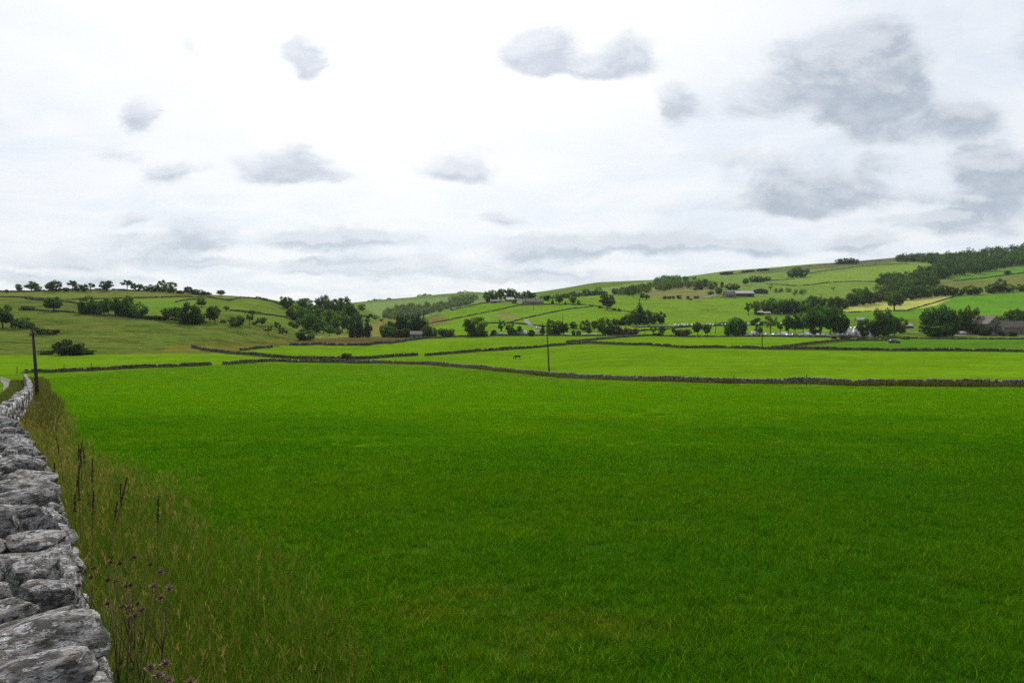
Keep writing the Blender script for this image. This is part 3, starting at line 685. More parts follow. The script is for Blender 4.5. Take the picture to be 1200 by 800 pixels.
def build_near_wall():
    fine = [rock_mesh(s, 5 if s < 4 else 4) for s in range(9)]; coarse = [rock_mesh(50 + s, 2) for s in range(8)]
    # centre line, resampled by arc length
    C = [Vector((x - 0.28 * 0.81, y - 0.28 * 0.59)) for x, y in WALL_EDGE]
    S = [0.0]
    for a, b in zip(C, C[1:]): S.append(S[-1] + (b - a).length)
    S = np.array(S); cx = np.array([c.x for c in C]); cy = np.array([c.y for c in C])
    s_cam = float(np.interp(0.0, cy, S))
    def along(s):
        x = float(np.interp(s + s_cam, S, cx)); y = float(np.interp(s + s_cam, S, cy))
        x2 = float(np.interp(s + s_cam + .4, S, cx)); y2 = float(np.interp(s + s_cam + .4, S, cy))
        d = Vector((x2 - x, y2 - y)).normalized(); return x, y, d
    base = Vector((-4.0, 6.0, gzf(-4.0, 6.0)))
    root = thing('drystone_wall', 'near grey limestone dry-stone wall running away down the left edge beside rough grass', 'wall', base, 0, 'dry-stone field walls')
    rnd = random.Random(5)
    def stone(s, across, z, L, Wd, H, pitch, roll, yaw, fineq):
        x, y, d = along(s); nx, ny = d.y, -d.x                       # n points right of the wall
        me = rnd.choice(fine if fineq else coarse)
        o = bpy.data.objects.new('stone', me); COL.objects.link(o); o.parent = root
        X = x + nx * across; Y = y + ny * across
        o.location = Vector((X, Y, gzf(X, Y) + z)) - base
        o.rotation_euler = Euler((roll, pitch, math.atan2(d.y, d.x) + yaw), 'XYZ')
        fl = rnd.choice((1, -1)); o.scale = (L / 2 * 1.08, Wd / 2 * fl * 1.06, H / 2 * 1.12)
        o.delta_rotation_euler = (0, 0, 0)
        return o
    s = -1.2; top = 1.2
    while s < 22:
        near = s < 9
        L = rnd.choice((.13, .17, .21, .26, .34)) * rnd.uniform(.9, 1.1); H = rnd.uniform(.11, .27); Wd = rnd.uniform(.36, .60) * (1.0 if s < 9 else .82)
        off = rnd.uniform(-.07, .09); z = top - H * .5 + rnd.uniform(-.13, .09)
        if rnd.random() < .42:                                        # two smaller stones side by side
            w1 = Wd * rnd.uniform(.45, .6)
            stone(s + L / 2, off + (Wd - w1) / 2, z - rnd.uniform(0, .04), L, w1 * 1.05, H, rnd.uniform(-.3, .12), rnd.uniform(-.15, .2), rnd.uniform(-.25, .25), near)
            stone(s + L / 2 + .05, off - w1 / 2, z + rnd.uniform(-.03, .02), L * 1.05, (Wd - w1) * 1.1, H * rnd.uniform(.8, 1.1), rnd.uniform(-.3, .12), rnd.uniform(-.15, .15), rnd.uniform(-.25, .25), near)
        else:
            stone(s + L / 2, off, z, L * 1.1, Wd, H, rnd.uniform(-.55, .30), rnd.uniform(-.2, .26), rnd.uniform(-.35, .35), near)
        s += L * rnd.uniform(1.0, 1.14)
    # face courses on the field side, near the camera
    for c in range(5):
        s = 0.3 + rnd.uniform(0, .3); zc = .98 - c * .205
        while s < (11 if c < 3 else 8):
            L = rnd.uniform(.24, .48); H = rnd.uniform(.17, .23)
            stone(s + L / 2, .18 + .022 * c + rnd.uniform(-.03, .045), zc + rnd.uniform(-.02, .02), L * 1.04, .30, H * 1.05, rnd.uniform(-.1, .1), rnd.uniform(-.08, .08), rnd.uniform(-.12, .12), c < 2 and s < 6)
            s += L * .97
    # the rest of the wall, too far to pick the stones apart
    W = [(along(s)[0], along(s)[1]) for s in np.arange(21.2, S[-1] - s_cam, 1.5)]
    V, F = stones_along(W, 1.20, .44, .34, 4, .32, .25)
    o = mesh_obj('rubble_stones', V - np.array(base), F, M_STONE, root); o['kind'] = 'stuff'
    Wn = [(along(s)[0] + along(s)[2].y * -.22, along(s)[1] + along(s)[2].x * .22) for s in np.arange(-5, 27, 1.0)]
    V, F = stones_along(Wn, 1.02, .28, .34, 5, .2, .1)
    o = mesh_obj('lane_side_stones', V - np.array(base), F, M_STONE, root); o['kind'] = 'stuff'
    # packed hearting inside the wall
    V = []; F = []
    for k, s in enumerate(np.arange(-5, 27, .6)):
        x, y, d = along(s); z = gzf(x, y)
        for a, zz in ((-.20, -.1), (.14, -.1), (.14, .98), (-.20, .98)):
            V.append((x + d.y * a - base.x, y - d.x * a - base.y, z + zz - base.z + rnd.uniform(-.02, .02)))
        if k:
            b = 4 * k
            for q in range(4): F.append([b - 4 + q, b - 4 + (q + 1) % 4, b + (q + 1) % 4, b + q])
    mesh_obj('hearting', V, F, M_RUBBLE, root)
build_near_wall()

# ------------------------------------------------------------------ tracks and lanes
strip('farm_track', [(1, 486), (4, 470), (8.5, 458), (8, 450), (4, 446), (-12, 443)], 0.9, M_TRACK, 0.05, 1.5)
strip('farm_track', [(11, 481), (17, 468), (21.5, 457), (18, 449), (12, 445.5), (-2, 442)], 0.9, M_TRACK, 0.05, 1.5)
strip('drive', [(632, 383.5), (622, 382), (617.5, 377), (616, 374)], 4.0, M_TRACK, 0.25)
strip('lane', [(560, 393.2), (600, 392.6), (640, 392.2), (700, 391.4)], 5.0, M_ROAD, 0.15)
strip('footpath', [(1050, 387.5), (1062, 387.6), (1080, 390.5)], 3.0, M_TRACK, 0.15)
strip('upper_lane', [(742, 382.3), (790, 381.6), (850, 380.6), (905, 380)], 5.5, M_ROAD, 0.2)
strip('farm_drive', [(826, 349), (836, 346.5), (843, 345)], 6.0, M_TRACK, 0.4)

# ------------------------------------------------------------------ field walls
BROWN = [(0.13, 0.10, 0.03), (0.10, 0.11, 0.025), (0.16, 0.12, 0.04), (0.09, 0.07, 0.03), (0.07, 0.10, 0.015)]
GREENB = [(0.06, 0.09, 0.015), (0.09, 0.10, 0.02), (0.05, 0.075, 0.012), (0.12, 0.11, 0.03)]
Wa = field_wall('long pale-topped dry-stone wall across the middle of the meadow, ending at the right edge', [(402, 425), (450, 425.6), (520, 428.5), (580, 434), (640, 440), (700, 443.5), (760, 446), (900, 449), (1050, 451), (1200, 452.5), (1420, 456)], 0.92, .62, .45, 3, M_PALE)
verge('wall_foot_grass', Wa, .3, 1.7, 90, .70, .06, BROWN)
verge('wall_foot_grass', Wa[7:], .4, 2.8, 80, .68, .06, GREENB + BROWN)
Wl = field_wall('low dark wall from the near wall corner to the first gap at left', [(31, 437), (60, 436.6), (100, 435), (170, 431), (246, 428)], 0.9, .6, .5, 3, M_RUBBLE)
verge('wall_foot_grass', Wl, .3, 1.6, 40, .55, .07, GREENB)
Wm = field_wall('dark wall between the gap at left and the wall junction below the lone bush', [(262, 427.3), (300, 424.5), (320, 423.5), (345, 424.5), (402, 425)], 0.9, .6, .55, 3, M_RUBBLE)
verge('wall_foot_grass', Wm, .3, 2.2, 40, .6, .08, GREENB)
Wu = field_wall('grey wall slanting down from the rough bank to the lone bush', [(225, 407.5), (240, 410.5), (270, 414.5), (320, 419), (345, 420.5), (400, 421.2), (440, 420), (488, 416.8)], 1.05, .7, .8, 3, M_RUBBLE)
verge('wall_foot_grass', Wu[2:6], .3, 2.5, 18, .7, .07, GREENB)
Wb = field_wall('dark thick wall running from the mid gap up behind the cow', [(499, 417), (530, 414.5), (560, 412), (620, 408.3), (662, 404.6)], 1.1, .8, .8, 3, M_RUBBLE)
verge('wall_foot_grass', Wb, .3, 1.8, 26, .55, .10, GREENB)
Wc = field_wall('grass-grown wall behind the middle meadow, running off to the right edge', [(664, 404), (690, 402.5), (740, 404.5), (820, 408), (900, 409.5), (1000, 410.5), (1200, 412.5), (1400, 415)], 1.15, .8, .8, 3, M_RUBBLE)
verge('wall_foot_grass', Wc, .3, 2.6, 34, .75, .10, GREENB)
Wd = field_wall('wall climbing from the middle junction to the tree belt', [(664, 401.5), (690, 399.3), (720, 396.2), (760, 393.6)], 1.1, .8, .9, 3, M_RUBBLE)
verge('wall_foot_grass', Wd, .3, 2.2, 14, .7, .09, GREENB)
field_wall('roadside wall under the tree belt, from the stone hut to the far barns', [(500, 396.5), (530, 395.2), (560, 394), (640, 393.4), (760, 393.4), (900, 394.3), (1000, 395.8), (1060, 396.6), (1200, 397.6), (1350, 399)], 0.95, .7, 1.2, 2)
field_wall('short wall above the bracken patch, left of the stone hut', [(340, 404.3), (400, 405), (432, 404.6), (458, 402.6), (480, 399), (500, 396.5)], 1.2, .7, 1.2, 2)
field_wall('short grey wall at the foot of the rough bank', [(282, 411), (296, 409.2), (318, 407.4)], 1.0, .7, 1.0, 3, M_RUBBLE)
We = field_wall('bank-top wall slanting from the pole to the two round bushes at right', [(902, 409.5), (925, 406.5), (945, 403.8), (965, 401.5), (990, 399.6), (1040, 399)], 1.1, .8, 1.0, 2)
verge('bank_grass', We, .2, 5.0, 12, .8, .12, BROWN)
HILLW = [
    ('skyline wall along the top of the left hill', [(-20, 342), (60, 341), (150, 340.6), (200, 341.6), (245, 344.5)]),
    ('upper wall crossing the left hill below the skyline trees', [(-20, 347.5), (30, 349), (60, 351.5), (110, 350.8), (160, 349.4), (245, 348.2)]),
    ('wall dropping across the left hill towards the round tree', [(30, 350.5), (70, 353.5), (98, 357)]),
    ('wall continuing right from the left hilltop to the slope end', [(245, 348.4), (258, 350.5), (268, 352.3), (284, 348.8), (312, 352.6)]),
    ('short wall spur in the upper left green field', [(206, 354.3), (220, 351.6), (234, 350.2)]),
    ('wall above the single small tree on the left hill', [(270, 364.2), (290, 366), (312, 369)]),
    ('wall along the bottom of the left hill fields under the tree belt', [(22, 363), (60, 365), (98, 367.4), (150, 371), (200, 374.6), (240, 378)]),
    ('wall curving over the end of the left slope beside the valley wood', [(300, 348.6), (314, 351.6), (328, 357)]),
    ('level wall on the left slope leading to the valley wood', [(298, 367.8), (318, 369.4), (336, 371.6)]),
    ('long wall climbing the middle hill from the round tree to the farmhouse', [(478, 384.4), (500, 380), (520, 376.4), (545, 371.2), (570, 366), (590, 362), (612, 357.4)]),
    ('ridge wall along the edge of the middle hill', [(505, 369), (530, 363.4), (560, 357), (576, 354)]),
    ('long wall slanting up the middle hill to the spreading tree', [(594, 379), (610, 374.4), (640, 367.6), (665, 362.6), (694, 359.2)]),
    ('wall below the farmhouse running to the spreading tree', [(612, 357.6), (640, 356.8), (670, 356.6), (690, 357.6), (712, 361.4), (738, 366)]),
    ('low wall across the foot of the middle hill fields', [(566, 379.2), (600, 379), (640, 383), (690, 386)]),
    ('wall of the paddock behind the tree belt, left of the big round tree', [(744, 388.4), (780, 386), (815, 382.6), (852, 378.6)]),
    ('roadside wall beneath the far row of parked cars', [(742, 383.6), (790, 383), (850, 381.6), (905, 381.5)]),
    ('upper wall across the big right-hand hill fields', [(898, 332.6), (930, 335), (945, 334.6), (970, 331.2), (1000, 330), (1032, 330.4)]),
    ('wall below the ridge top on the right hill', [(945, 321), (970, 317), (1000, 313), (1030, 310.6), (1060, 309)]),
    ('wall under the yellow hay field', [(985, 366), (1010, 365.4), (1036, 364.6), (1062, 364)]),
    ('wall up the right side of the yellow hay field', [(1064, 363.6), (1082, 358.6), (1100, 353.4), (1122, 346.4)]),
    ('moor wall along the right hill skyline', [(850, 322.6), (880, 319), (910, 315.6), (950, 311.6), (990, 308.6), (1030, 305.6)]),
    ('wall across the far right green field', [(1118, 329.5), (1150, 326.4), (1200, 320)]),
    ('wall above the farm barns on the right hill', [(886, 331), (905, 328.8), (930, 327)]),
]
for lab, pts in HILLW: field_wall(lab, pts, 1.0 if pts[0][1] > 345 else 1.3, .8)

# ------------------------------------------------------------------ trees
def crown_mesh(name, seed, kind, n, leaf, mat):
    """leaf sprays clustered on many small boughs; tree is 1 high and 1 wide"""
    rg = np.random.default_rng(seed); blobs = []
    def ell(k, zc, rz, rr, bs, pw=1.0):
        for _ in range(k):
            while True:
                p = rg.uniform(-1, 1, 3)
                if (p ** 2).sum() <= 1: break
            p = p / max(np.linalg.norm(p), 1e-3) * np.linalg.norm(p) ** 0.45
            blobs.append((p[0] * rr * (1 - bs), p[1] * rr * (1 - bs), zc + p[2] * rz, bs * rg.uniform(.7, 1.25), bs * rg.uniform(.55, .95)))
    if kind == 'round': ell(34, .58, .36, .50, .13); ell(8, .55, .2, .3, .18)
    elif kind == 'dense': ell(44, .50, .42, .51, .13); ell(12, .25, .16, .48, .13)
    elif kind == 'open': ell(15, .66, .26, .54, .11); ell(4, .45, .1, .40, .10)
    elif kind == 'flat': ell(18, .70, .16, .54, .12); ell(6, .84, .08, .30, .12)
    elif kind == 'column':
        for q in range(5):
            bx, by = rg.uniform(-.34, .34), rg.uniform(-.30, .30); hh = rg.uniform(.80, .98)
            for t in np.linspace(.08, hh, 13):
                w = .20 * (1 - .75 * max(0, t / hh - .45) / .55); blobs.append((bx + rg.normal(0, .02), by + rg.normal(0, .02), t, w * rg.uniform(.8, 1.15), .085))
    elif kind == 'conifer':
        for t in np.linspace(.10, .97, 12):
            w = .46 * (1.02 - t); m = 1 + int(w * 12)
            for a in range(m): blobs.append((math.cos(a * 6.28 / m + t * 9) * w * .6, math.sin(a * 6.28 / m + t * 9) * w * .6, t, w * .55 + .03, .06))
    elif kind == 'bush': ell(20, .46, .38, .52, .20); ell(8, .2, .12, .46, .18)
    elif kind == 'scrub': ell(12, .52, .34, .56, .13); ell(6, .25, .15, .48, .12)
    B = np.array(blobs); wgt = B[:, 3] ** 2; wgt /= wgt.sum()
    i = rg.choice(len(B), n, p=wgt)
    d = rg.normal(0, 1, (n, 3)); d /= np.linalg.norm(d, axis=1)[:, None]
    rr = rg.uniform(.45, 1.05, n) ** .6
    c = B[i, :3] + d * np.stack([B[i, 3], B[i, 3], B[i, 4]], -1) * rr[:, None]
    c[:, 2] = np.clip(c[:, 2], .015, 1.02)
    nrm = d + rg.normal(0, .55, (n, 3)); nrm /= np.linalg.norm(nrm, axis=1)[:, None]
    a = np.cross(nrm, rg.normal(0, 1, (n, 3))); a /= np.linalg.norm(a, axis=1)[:, None]; b = np.cross(nrm, a)
    s = leaf * rg.uniform(.6, 1.35, n)[:, None]; bw = .55
    V = np.stack([c - a * s, c - b * s * bw, c + a * s, c + b * s * bw], 1).reshape(-1, 3)
    F = np.arange(4 * n).reshape(-1, 4)
    bt = rg.uniform(.78, 1.22, len(B))[i] * rg.uniform(.75, 1.25, n)
    warm = rg.uniform(-.08, .10, n)
    T = np.stack([bt * (1 + warm), bt, bt * (1 - warm)], -1)
    me_o = mesh_obj(name, V, F, mat, tint=np.repeat(T, 4, 0), link=False); return me_o.data, B

def trunk_mesh(seed, kind, B):
    rnd = random.Random(seed); bm = bmesh.new()
    bare = {'round': .26, 'dense': .12, 'open': .34, 'flat': .42, 'column': .1, 'conifer': .12, 'bush': .06, 'scrub': .12}[kind]
    r0 = {'bush': .022, 'scrub': .018}.get(kind, .034)
    topz = .95 if kind == 'conifer' else (bare + .35)
    tube(bm, [(0, 0, -.04), (.004, .003, .03), (.01, -.006, bare), (.0, .01, topz)], [r0 * 1.55, r0 * 1.1, r0 * .85, r0 * .25], 8)
    big = sorted(range(len(B)), key=lambda k: -B[k, 3])[:40]
    if kind not in ('conifer',):
        for k in rnd.sample(big, 10 if len(big) >= 10 else len(big)):
            t = Vector(B[k, :3]); s = Vector((.008, 0, bare * rnd.uniform(.75, 1.25)))
            m = s.lerp(t, .5) + Vector((0, 0, .03))
            tube(bm, [s, m, t], [r0 * .5, r0 * .33, r0 * .1], 5)
    me = bpy.data.meshes.new('trunk'); bm.to_mesh(me); bm.free(); me.materials.append(M_BARK)
    for f in me.polygons: f.use_smooth = True
    return me

PROTO = {}
def proto(kind, k, mat=None):
    key = (kind, k, mat.name if mat else '')
    if key not in PROTO:
        n = {'round': 3400, 'dense': 3800, 'open': 1500, 'flat': 2000, 'column': 4200, 'conifer': 2600, 'bush': 1800, 'scrub': 1100}[kind]
        leaf = {'open': .034, 'flat': .034, 'bush': .055, 'scrub': .05, 'column': .030}.get(kind, .036)
        mm = mat or {'column': M_LEAF_BLUE, 'conifer': M_LEAF_BLUE, 'bush': M_LEAF_BUSH, 'scrub': M_LEAF_BUSH}.get(kind, M_LEAF)
        me, B = crown_mesh('crown', hash((kind, k)) % 1 + 100 * k + sum(map(ord, kind)), kind, n, leaf, mm)
        PROTO[key] = (me, trunk_mesh(k + sum(map(ord, kind)), kind, B))
    return PROTO[key]

TREES = []     # placed trees, for the report
NVAR = {'round': 5, 'dense': 5, 'open': 4, 'flat': 2, 'column': 2, 'conifer': 2, 'bush': 4, 'scrub': 3}
def plant(px, pb, pt, w, kind, label, group=None, Y=None, mat=None, name=None, cat='tree'):
    p = at(px, pb, Y); H = max((pb - pt) / FPX * p.y, .4) * 1.06; Wd = w / FPX * p.y * 1.06
    crown, trunk = proto(kind, random.randrange(NVAR[kind]), mat)
    nm = name or {'column': 'conifer_tree', 'conifer': 'conifer_tree', 'bush': 'bush', 'scrub': 'scrub_bush'}.get(kind, 'broadleaf_tree')
    root = thing(nm, label, cat if kind not in ('bush', 'scrub') else 'bush', (p.x, p.y, p.z - .12), random.uniform(0, 6.28), group)
    for n_, me in (('trunk', trunk), ('crown', crown)):
        o = bpy.data.objects.new(n_, me); COL.objects.link(o); o.parent = root; o.scale = (Wd, Wd, H)
    TREES.append(root); return root

SPOKEN = {'round': 'round-headed tree', 'dense': 'dense leafy tree', 'open': 'thin airy tree', 'flat': 'flat-topped tree', 'column': 'tall dense conifer', 'conifer': 'pointed conifer', 'bush': 'leafy bush', 'scrub': 'straggly bush'}
def plant_row(group, where, rows, mat=None):
    rows = sorted(rows, key=lambda r: r[0]); cnt = {}; tot = {}
    for r in rows: tot[r[4]] = tot.get(r[4], 0) + 1
    for r in rows:
        k = r[4]; cnt[k] = cnt.get(k, 0) + 1
        lab = ('only ' + SPOKEN[k] if tot[k] == 1 else ordinal(cnt[k]) + ' ' + SPOKEN[k] + ' from the left') + ' ' + where
        plant(r[0], r[1], r[2], r[3], k, lab, group, r[5] if len(r) > 5 else None, mat)

# left hill skyline
plant_row('trees along the left hilltop skyline', 'along the left hilltop skyline', [
    (8, 343, 339, 4, 'bush'), (22, 342, 333, 8, 'round'), (37, 341.5, 330, 14, 'round'), (45, 341.5, 334.5, 8, 'dense'), (58, 341.5, 331, 9, 'round'), (66, 341.5, 328, 13, 'dense'),
    (77, 341.5, 336, 6, 'bush'), (85, 341, 329, 11, 'flat'), (91, 341, 332.5, 9, 'dense'), (98, 341.5, 333.5, 9, 'dense'), (106, 341, 332, 12, 'flat'), (125, 341, 329, 15, 'round'),
    (149, 341, 328.5, 13, 'flat'), (157, 341, 332, 7, 'round'), (164, 341, 333, 8, 'round'), (172, 341, 334.5, 8, 'dense'), (180, 342, 332.5, 12, 'dense'), (190, 342, 328, 11, 'dense'),
    (200, 343, 330, 14, 'dense'), (211, 344, 340, 9, 'bush'), (220.5, 345, 336, 10, 'round'), (228, 345, 338, 11, 'dense'), (235, 345.4, 339.3, 12, 'dense'), (241, 345.6, 341.2, 10, 'bush'), (259, 346.6, 340, 10, 'round')])
# belt of trees half-way up the left hill
plant_row('tree belt across the left hill', 'in the belt across the left hill', [
    (33, 363.5, 357.5, 13, 'bush'), (63, 365.5, 348, 20, 'round'), (104, 368, 347, 21, 'dense'), (98, 368, 358, 12, 'dense'), (114, 368.5, 361, 12, 'bush'), (122, 370, 352, 15, 'round'), (127, 370, 350, 13, 'round'), (135, 371, 349, 15, 'round'), (142, 371, 352, 14, 'dense'),
    (150, 371, 347, 15, 'round'), (154, 372, 358, 13, 'dense'), (163, 373, 354, 19, 'dense'), (177, 374, 367.5, 15, 'bush'), (188, 375, 369, 12, 'bush'), (195, 375, 361, 14, 'round'), (206, 376.5, 360, 15, 'round'),
    (222, 380, 354, 22, 'dense'), (229, 380, 360, 18, 'dense'), (214, 380, 366, 12, 'dense'), (236, 360, 349, 13, 'round'), (238, 378, 366, 8, 'open'), (246, 378, 360, 11, 'round'), (252, 378.5, 359, 14, 'round'), (265, 364.5, 358, 7, 'round'), (262, 378, 373, 8, 'scrub'),
    (277, 382.5, 369, 18, 'dense'), (292.5, 382, 362, 11, 'open'), (299, 381, 373, 7, 'scrub'), (307, 383.5, 370, 11, 'open')])
# low on the rough bank
plant_row('bushes low on the rough bank at left', 'low on the rough bank at far left', [
    (3, 384.5, 358, 26, 'round'), (18, 385, 370, 15, 'scrub'), (29, 385, 371, 18, 'dense'), (40, 389, 378, 12, 'scrub'), (50, 391, 384, 14, 'bush'), (62, 391.5, 385, 14, 'bush'), (82, 416.5, 389, 32, 'scrub'), (76, 416.3, 399, 22, 'bush'), (90, 416.3, 402, 18, 'bush'),
    (55, 415.5, 409, 18, 'bush'), (102, 415.5, 407.5, 16, 'bush')])
plant_row('small trees on the slope right of the rough bank', 'on the grassy slope left of the valley wood', [
    (307, 383, 371, 10, 'open'), (314, 392, 380.5, 11, 'open'), (331, 391.5, 382, 12, 'scrub'), (325, 384, 376, 8, 'scrub'), (346, 384, 378, 8, 'bush'), (341, 381.5, 376.5, 7, 'bush'), (332, 361, 347.5, 10, 'round'), (346, 354.5, 350.4, 9, 'dense', 640)])
# valley wood
plant_row('trees of the valley wood', 'in the dark wood filling the valley mouth', [
    (337, 373, 359, 12, 'dense', 560), (345, 380, 363, 18, 'dense', 500), (357, 366, 354, 18, 'dense', 600), (355, 385, 363, 20, 'dense', 480), (363, 389, 366, 20, 'dense', 450), (373, 388, 369, 18, 'round', 455), (371, 360, 349.5, 6, 'open', 655),
    (380, 366, 349.5, 20, 'dense', 620), (388, 368, 350.5, 17, 'dense', 600), (397, 368, 351.5, 14, 'dense', 610), (403, 372, 349.5, 17, 'dense', 590), (409, 376, 354, 16, 'dense', 560), (415, 378, 362, 12, 'dense', 560), (385, 384, 363, 17, 'round', 500), (396, 382, 361, 16, 'open', 510),
    (401, 386, 366, 15, 'open', 480), (392, 386, 370, 13, 'round', 470), (407, 388, 368, 15, 'round', 480), (377, 379, 362, 16, 'dense', 530), (366, 376, 361, 16, 'dense', 550), (371, 391, 377, 13, 'round', 430), (386, 391, 379, 14, 'round', 430), (379, 388, 374, 12, 'round', 450), (420, 384, 366, 12, 'open', 530)])
plant(357.5, 398.5, 385, 22, 'dense', 'low dark spreading tree standing alone in front of the valley wood', None)
plant(396, 392, 383, 8.5, 'dense', 'small round tree on the grass right of the valley wood', None)
plant(406.5, 423.6, 411.6, 12, 'bush', 'lone dark round bush on the wall junction in mid meadow', None)
plant_row('conifers left of the bracken', 'in the pair right of the valley wood', [(414, 395.5, 369.5, 15, 'column'), (426, 395.5, 368.5, 17, 'column')])
plant_row('scrub on the valley spur', 'on the spur behind the conifer pair', [(432, 377, 369, 10, 'scrub', 620), (440, 376.5, 371, 8, 'scrub', 640), (434, 388, 382, 6, 'bush', 520), (447, 376, 372, 7, 'scrub', 650), (424, 372, 364, 9, 'dense', 650)])
plant_row('dark trees round the stone hut', 'in the dark clump beside the stone hut', [
    (452, 395.5, 379, 15, 'dense', 435), (460, 395.5, 382, 14, 'dense', 432), (464, 393, 367, 15, 'column', 455), (470, 392, 365, 15, 'column', 460), (457, 392, 373, 14, 'dense', 455), (483, 392, 364, 15, 'column', 455), (491, 392, 362.5, 16, 'column', 455), (477, 391, 366, 14, 'column', 465),
    (497, 392, 371, 13, 'column', 455), (474, 396, 384, 13, 'dense', 432), (500, 393.5, 379, 13, 'dense', 440), (507, 393.5, 381.5, 12, 'dense', 440), (466, 396, 385, 10, 'bush', 430)])
plant(523, 394, 381.5, 19, 'bush', 'low rounded bush between the hut clump and the big round tree', None)
plant(556.5, 394.5, 369.5, 29, 'dense', 'big round dark tree standing alone on the roadside wall', None)
plant_row('roadside trees above the parked cars at centre', 'on the lane right of the big round tree', [
    (568, 394, 386, 8, 'bush'), (578.5, 393.5, 386, 7, 'bush'), (587.5, 393, 374.5, 10, 'open'), (598, 393, 378, 10, 'dense'), (603, 392, 384, 6, 'bush'), (609, 391, 382, 8, 'round'), (622.5, 394, 386, 8, 'bush'), (636, 391, 378.5, 7, 'conifer'), (604, 393.4, 388, 9, 'bush')])
plant_row('trees behind the farmhouse on the middle hill', 'in the clump behind the middle hill farmhouse', [
    (572, 354, 340, 11, 'dense'), (579, 353, 339.5, 10, 'dense'), (586, 353, 338.8, 10, 'round'), (594, 351.5, 337.5, 11, 'dense'), (600.5, 351.5, 338, 11, 'dense'), (603, 355.5, 350, 6, 'bush'), (609, 350, 342, 8, 'dense'), (617, 351, 340, 11, 'dense'), (624, 351, 343, 9, 'round'), (611, 352, 347, 6, 'bush')])
plant_row('garden trees right of the farmhouse', 'in the row right of the farmhouse', [
    (647.5, 356, 349, 4, 'conifer'), (655.5, 356.5, 346.5, 10, 'round'), (662.5, 356.8, 352.5, 3.5, 'conifer'), (671, 357, 347.5, 10, 'round'), (678, 357, 351.5, 4, 'dense'), (641, 352, 345, 7, 'bush'), (636, 351, 346, 8, 'dense')])
plant(711.5, 363, 344.5, 19, 'round', 'large spreading airy tree in the green field on the middle hill', None)
plant_row('small bushes along the wall right of the spreading tree', 'by the spreading tree on the middle hill', [(720, 363.6, 361, 5, 'bush'), (725.5, 364.6, 361, 4, 'bush'), (703, 361, 358, 5, 'bush')])
plant_row('trees along the ridge behind the farmhouse', 'on the ridge right of the farmhouse', [
    (631, 350, 343.5, 9, 'dense', 880), (638, 350, 343, 9, 'dense', 900), (645, 349, 341, 10, 'dense', 920), (652, 349, 339, 10, 'dense', 940), (657, 348.5, 337, 6, 'open', 950), (663, 348, 338.5, 10, 'dense', 950), (671, 348, 337.5, 11, 'dense', 960), (679, 347.5, 338, 11, 'dense', 980), (687, 346.8, 335.5, 10, 'dense', 990), (694, 346.5, 338, 10, 'dense', 1000), (701, 346.5, 335, 11, 'dense', 1000), (708, 346, 340, 8, 'dense', 1000),
    (721, 345, 337.5, 9, 'dense'), (729, 344.5, 336.5, 11, 'dense'), (736, 344.5, 337, 10, 'dense'), (742, 348.6, 335, 9, 'round'), (753, 351, 343, 8, 'round'), (758, 351.5, 345, 7, 'round')])
plant_row('dark trees right of centre behind the tree belt', 'in the dark group behind the lane belt', [
    (749.5, 380, 351, 19, 'conifer'), (745, 380, 362, 13, 'dense'), (737, 381, 367, 13, 'dense'), (729, 381, 370, 10, 'conifer'), (721, 381, 373, 10, 'dense'), (757.5, 380, 362.5, 12, 'dense'), (766, 379.5, 364, 12, 'dense'), (775, 379, 365, 11, 'dense')])
plant_row('tree belt along the lane at centre', 'in the belt right of the centre pole', [
    (646, 393, 373.5, 13, 'dense'), (655, 393, 375, 13, 'dense'), (661, 393, 378, 11, 'round'), (652, 393, 384, 10, 'bush'), (672, 387, 377, 10, 'round'), (686, 388, 374.5, 13, 'dense'), (690, 392.5, 382, 9, 'round'), (697, 388, 376, 9, 'round'), (708.5, 393, 371.5, 18, 'dense'), (715, 393, 380, 11, 'dense'), (678, 392, 386.5, 6, 'bush'), (672, 392.5, 387.5, 5, 'bush')])
plant_row('low brownish bushes in the lane belt', 'right of the lane belt, brownish and low', [(722, 393, 381, 11, 'bush'), (731, 393, 380, 13, 'bush'), (742, 392.5, 381.5, 12, 'bush'), (801, 393.4, 382.5, 17, 'bush')], M_LEAF_RED)
plant_row('roadside trees right of centre', 'on the roadside wall left of the car park', [
    (766, 393, 381, 8, 'open'), (776, 393, 381.5, 9, 'round'), (791, 393, 380, 10, 'scrub'), (770, 393.5, 388, 12, 'bush'), (817.5, 393, 377.5, 12, 'round'), (829, 393, 380.5, 10, 'round'), (861, 393.5, 369.5, 20, 'dense'), (868, 393.5, 373.5, 13, 'dense'), (854, 393.5, 378, 11, 'dense')])
plant_row('car park trees', 'in the row before the car park', [
    (887, 392, 373, 14, 'flat'), (889, 391.6, 381, 9, 'dense'), (903, 391.6, 368, 15, 'open'), (915, 391.6, 374, 9, 'open'), (924, 391.6, 370, 13, 'round'), (932, 391.6, 369, 11, 'round'), (941, 391.6, 367, 15, 'round'), (951, 391.6, 362, 17, 'round'), (962, 391.6, 358, 22, 'round'), (973, 391.6, 359.5, 18, 'round'), (983, 391.6, 360.5, 20, 'dense'), (988, 391.6, 370, 14, 'dense'), (955, 391.6, 376, 14, 'dense')])
plant_row('trees round the tent', 'round the white tent at right', [
    (1013, 394.5, 373, 16, 'dense'), (1029, 394, 362, 18, 'dense'), (1037, 394, 361, 18, 'dense'), (1048, 387, 364, 16, 'round', 440), (1057, 384, 365, 13, 'dense', 470), (1025, 394, 376, 12, 'dense'), (1041, 393, 376, 11, 'dense')])
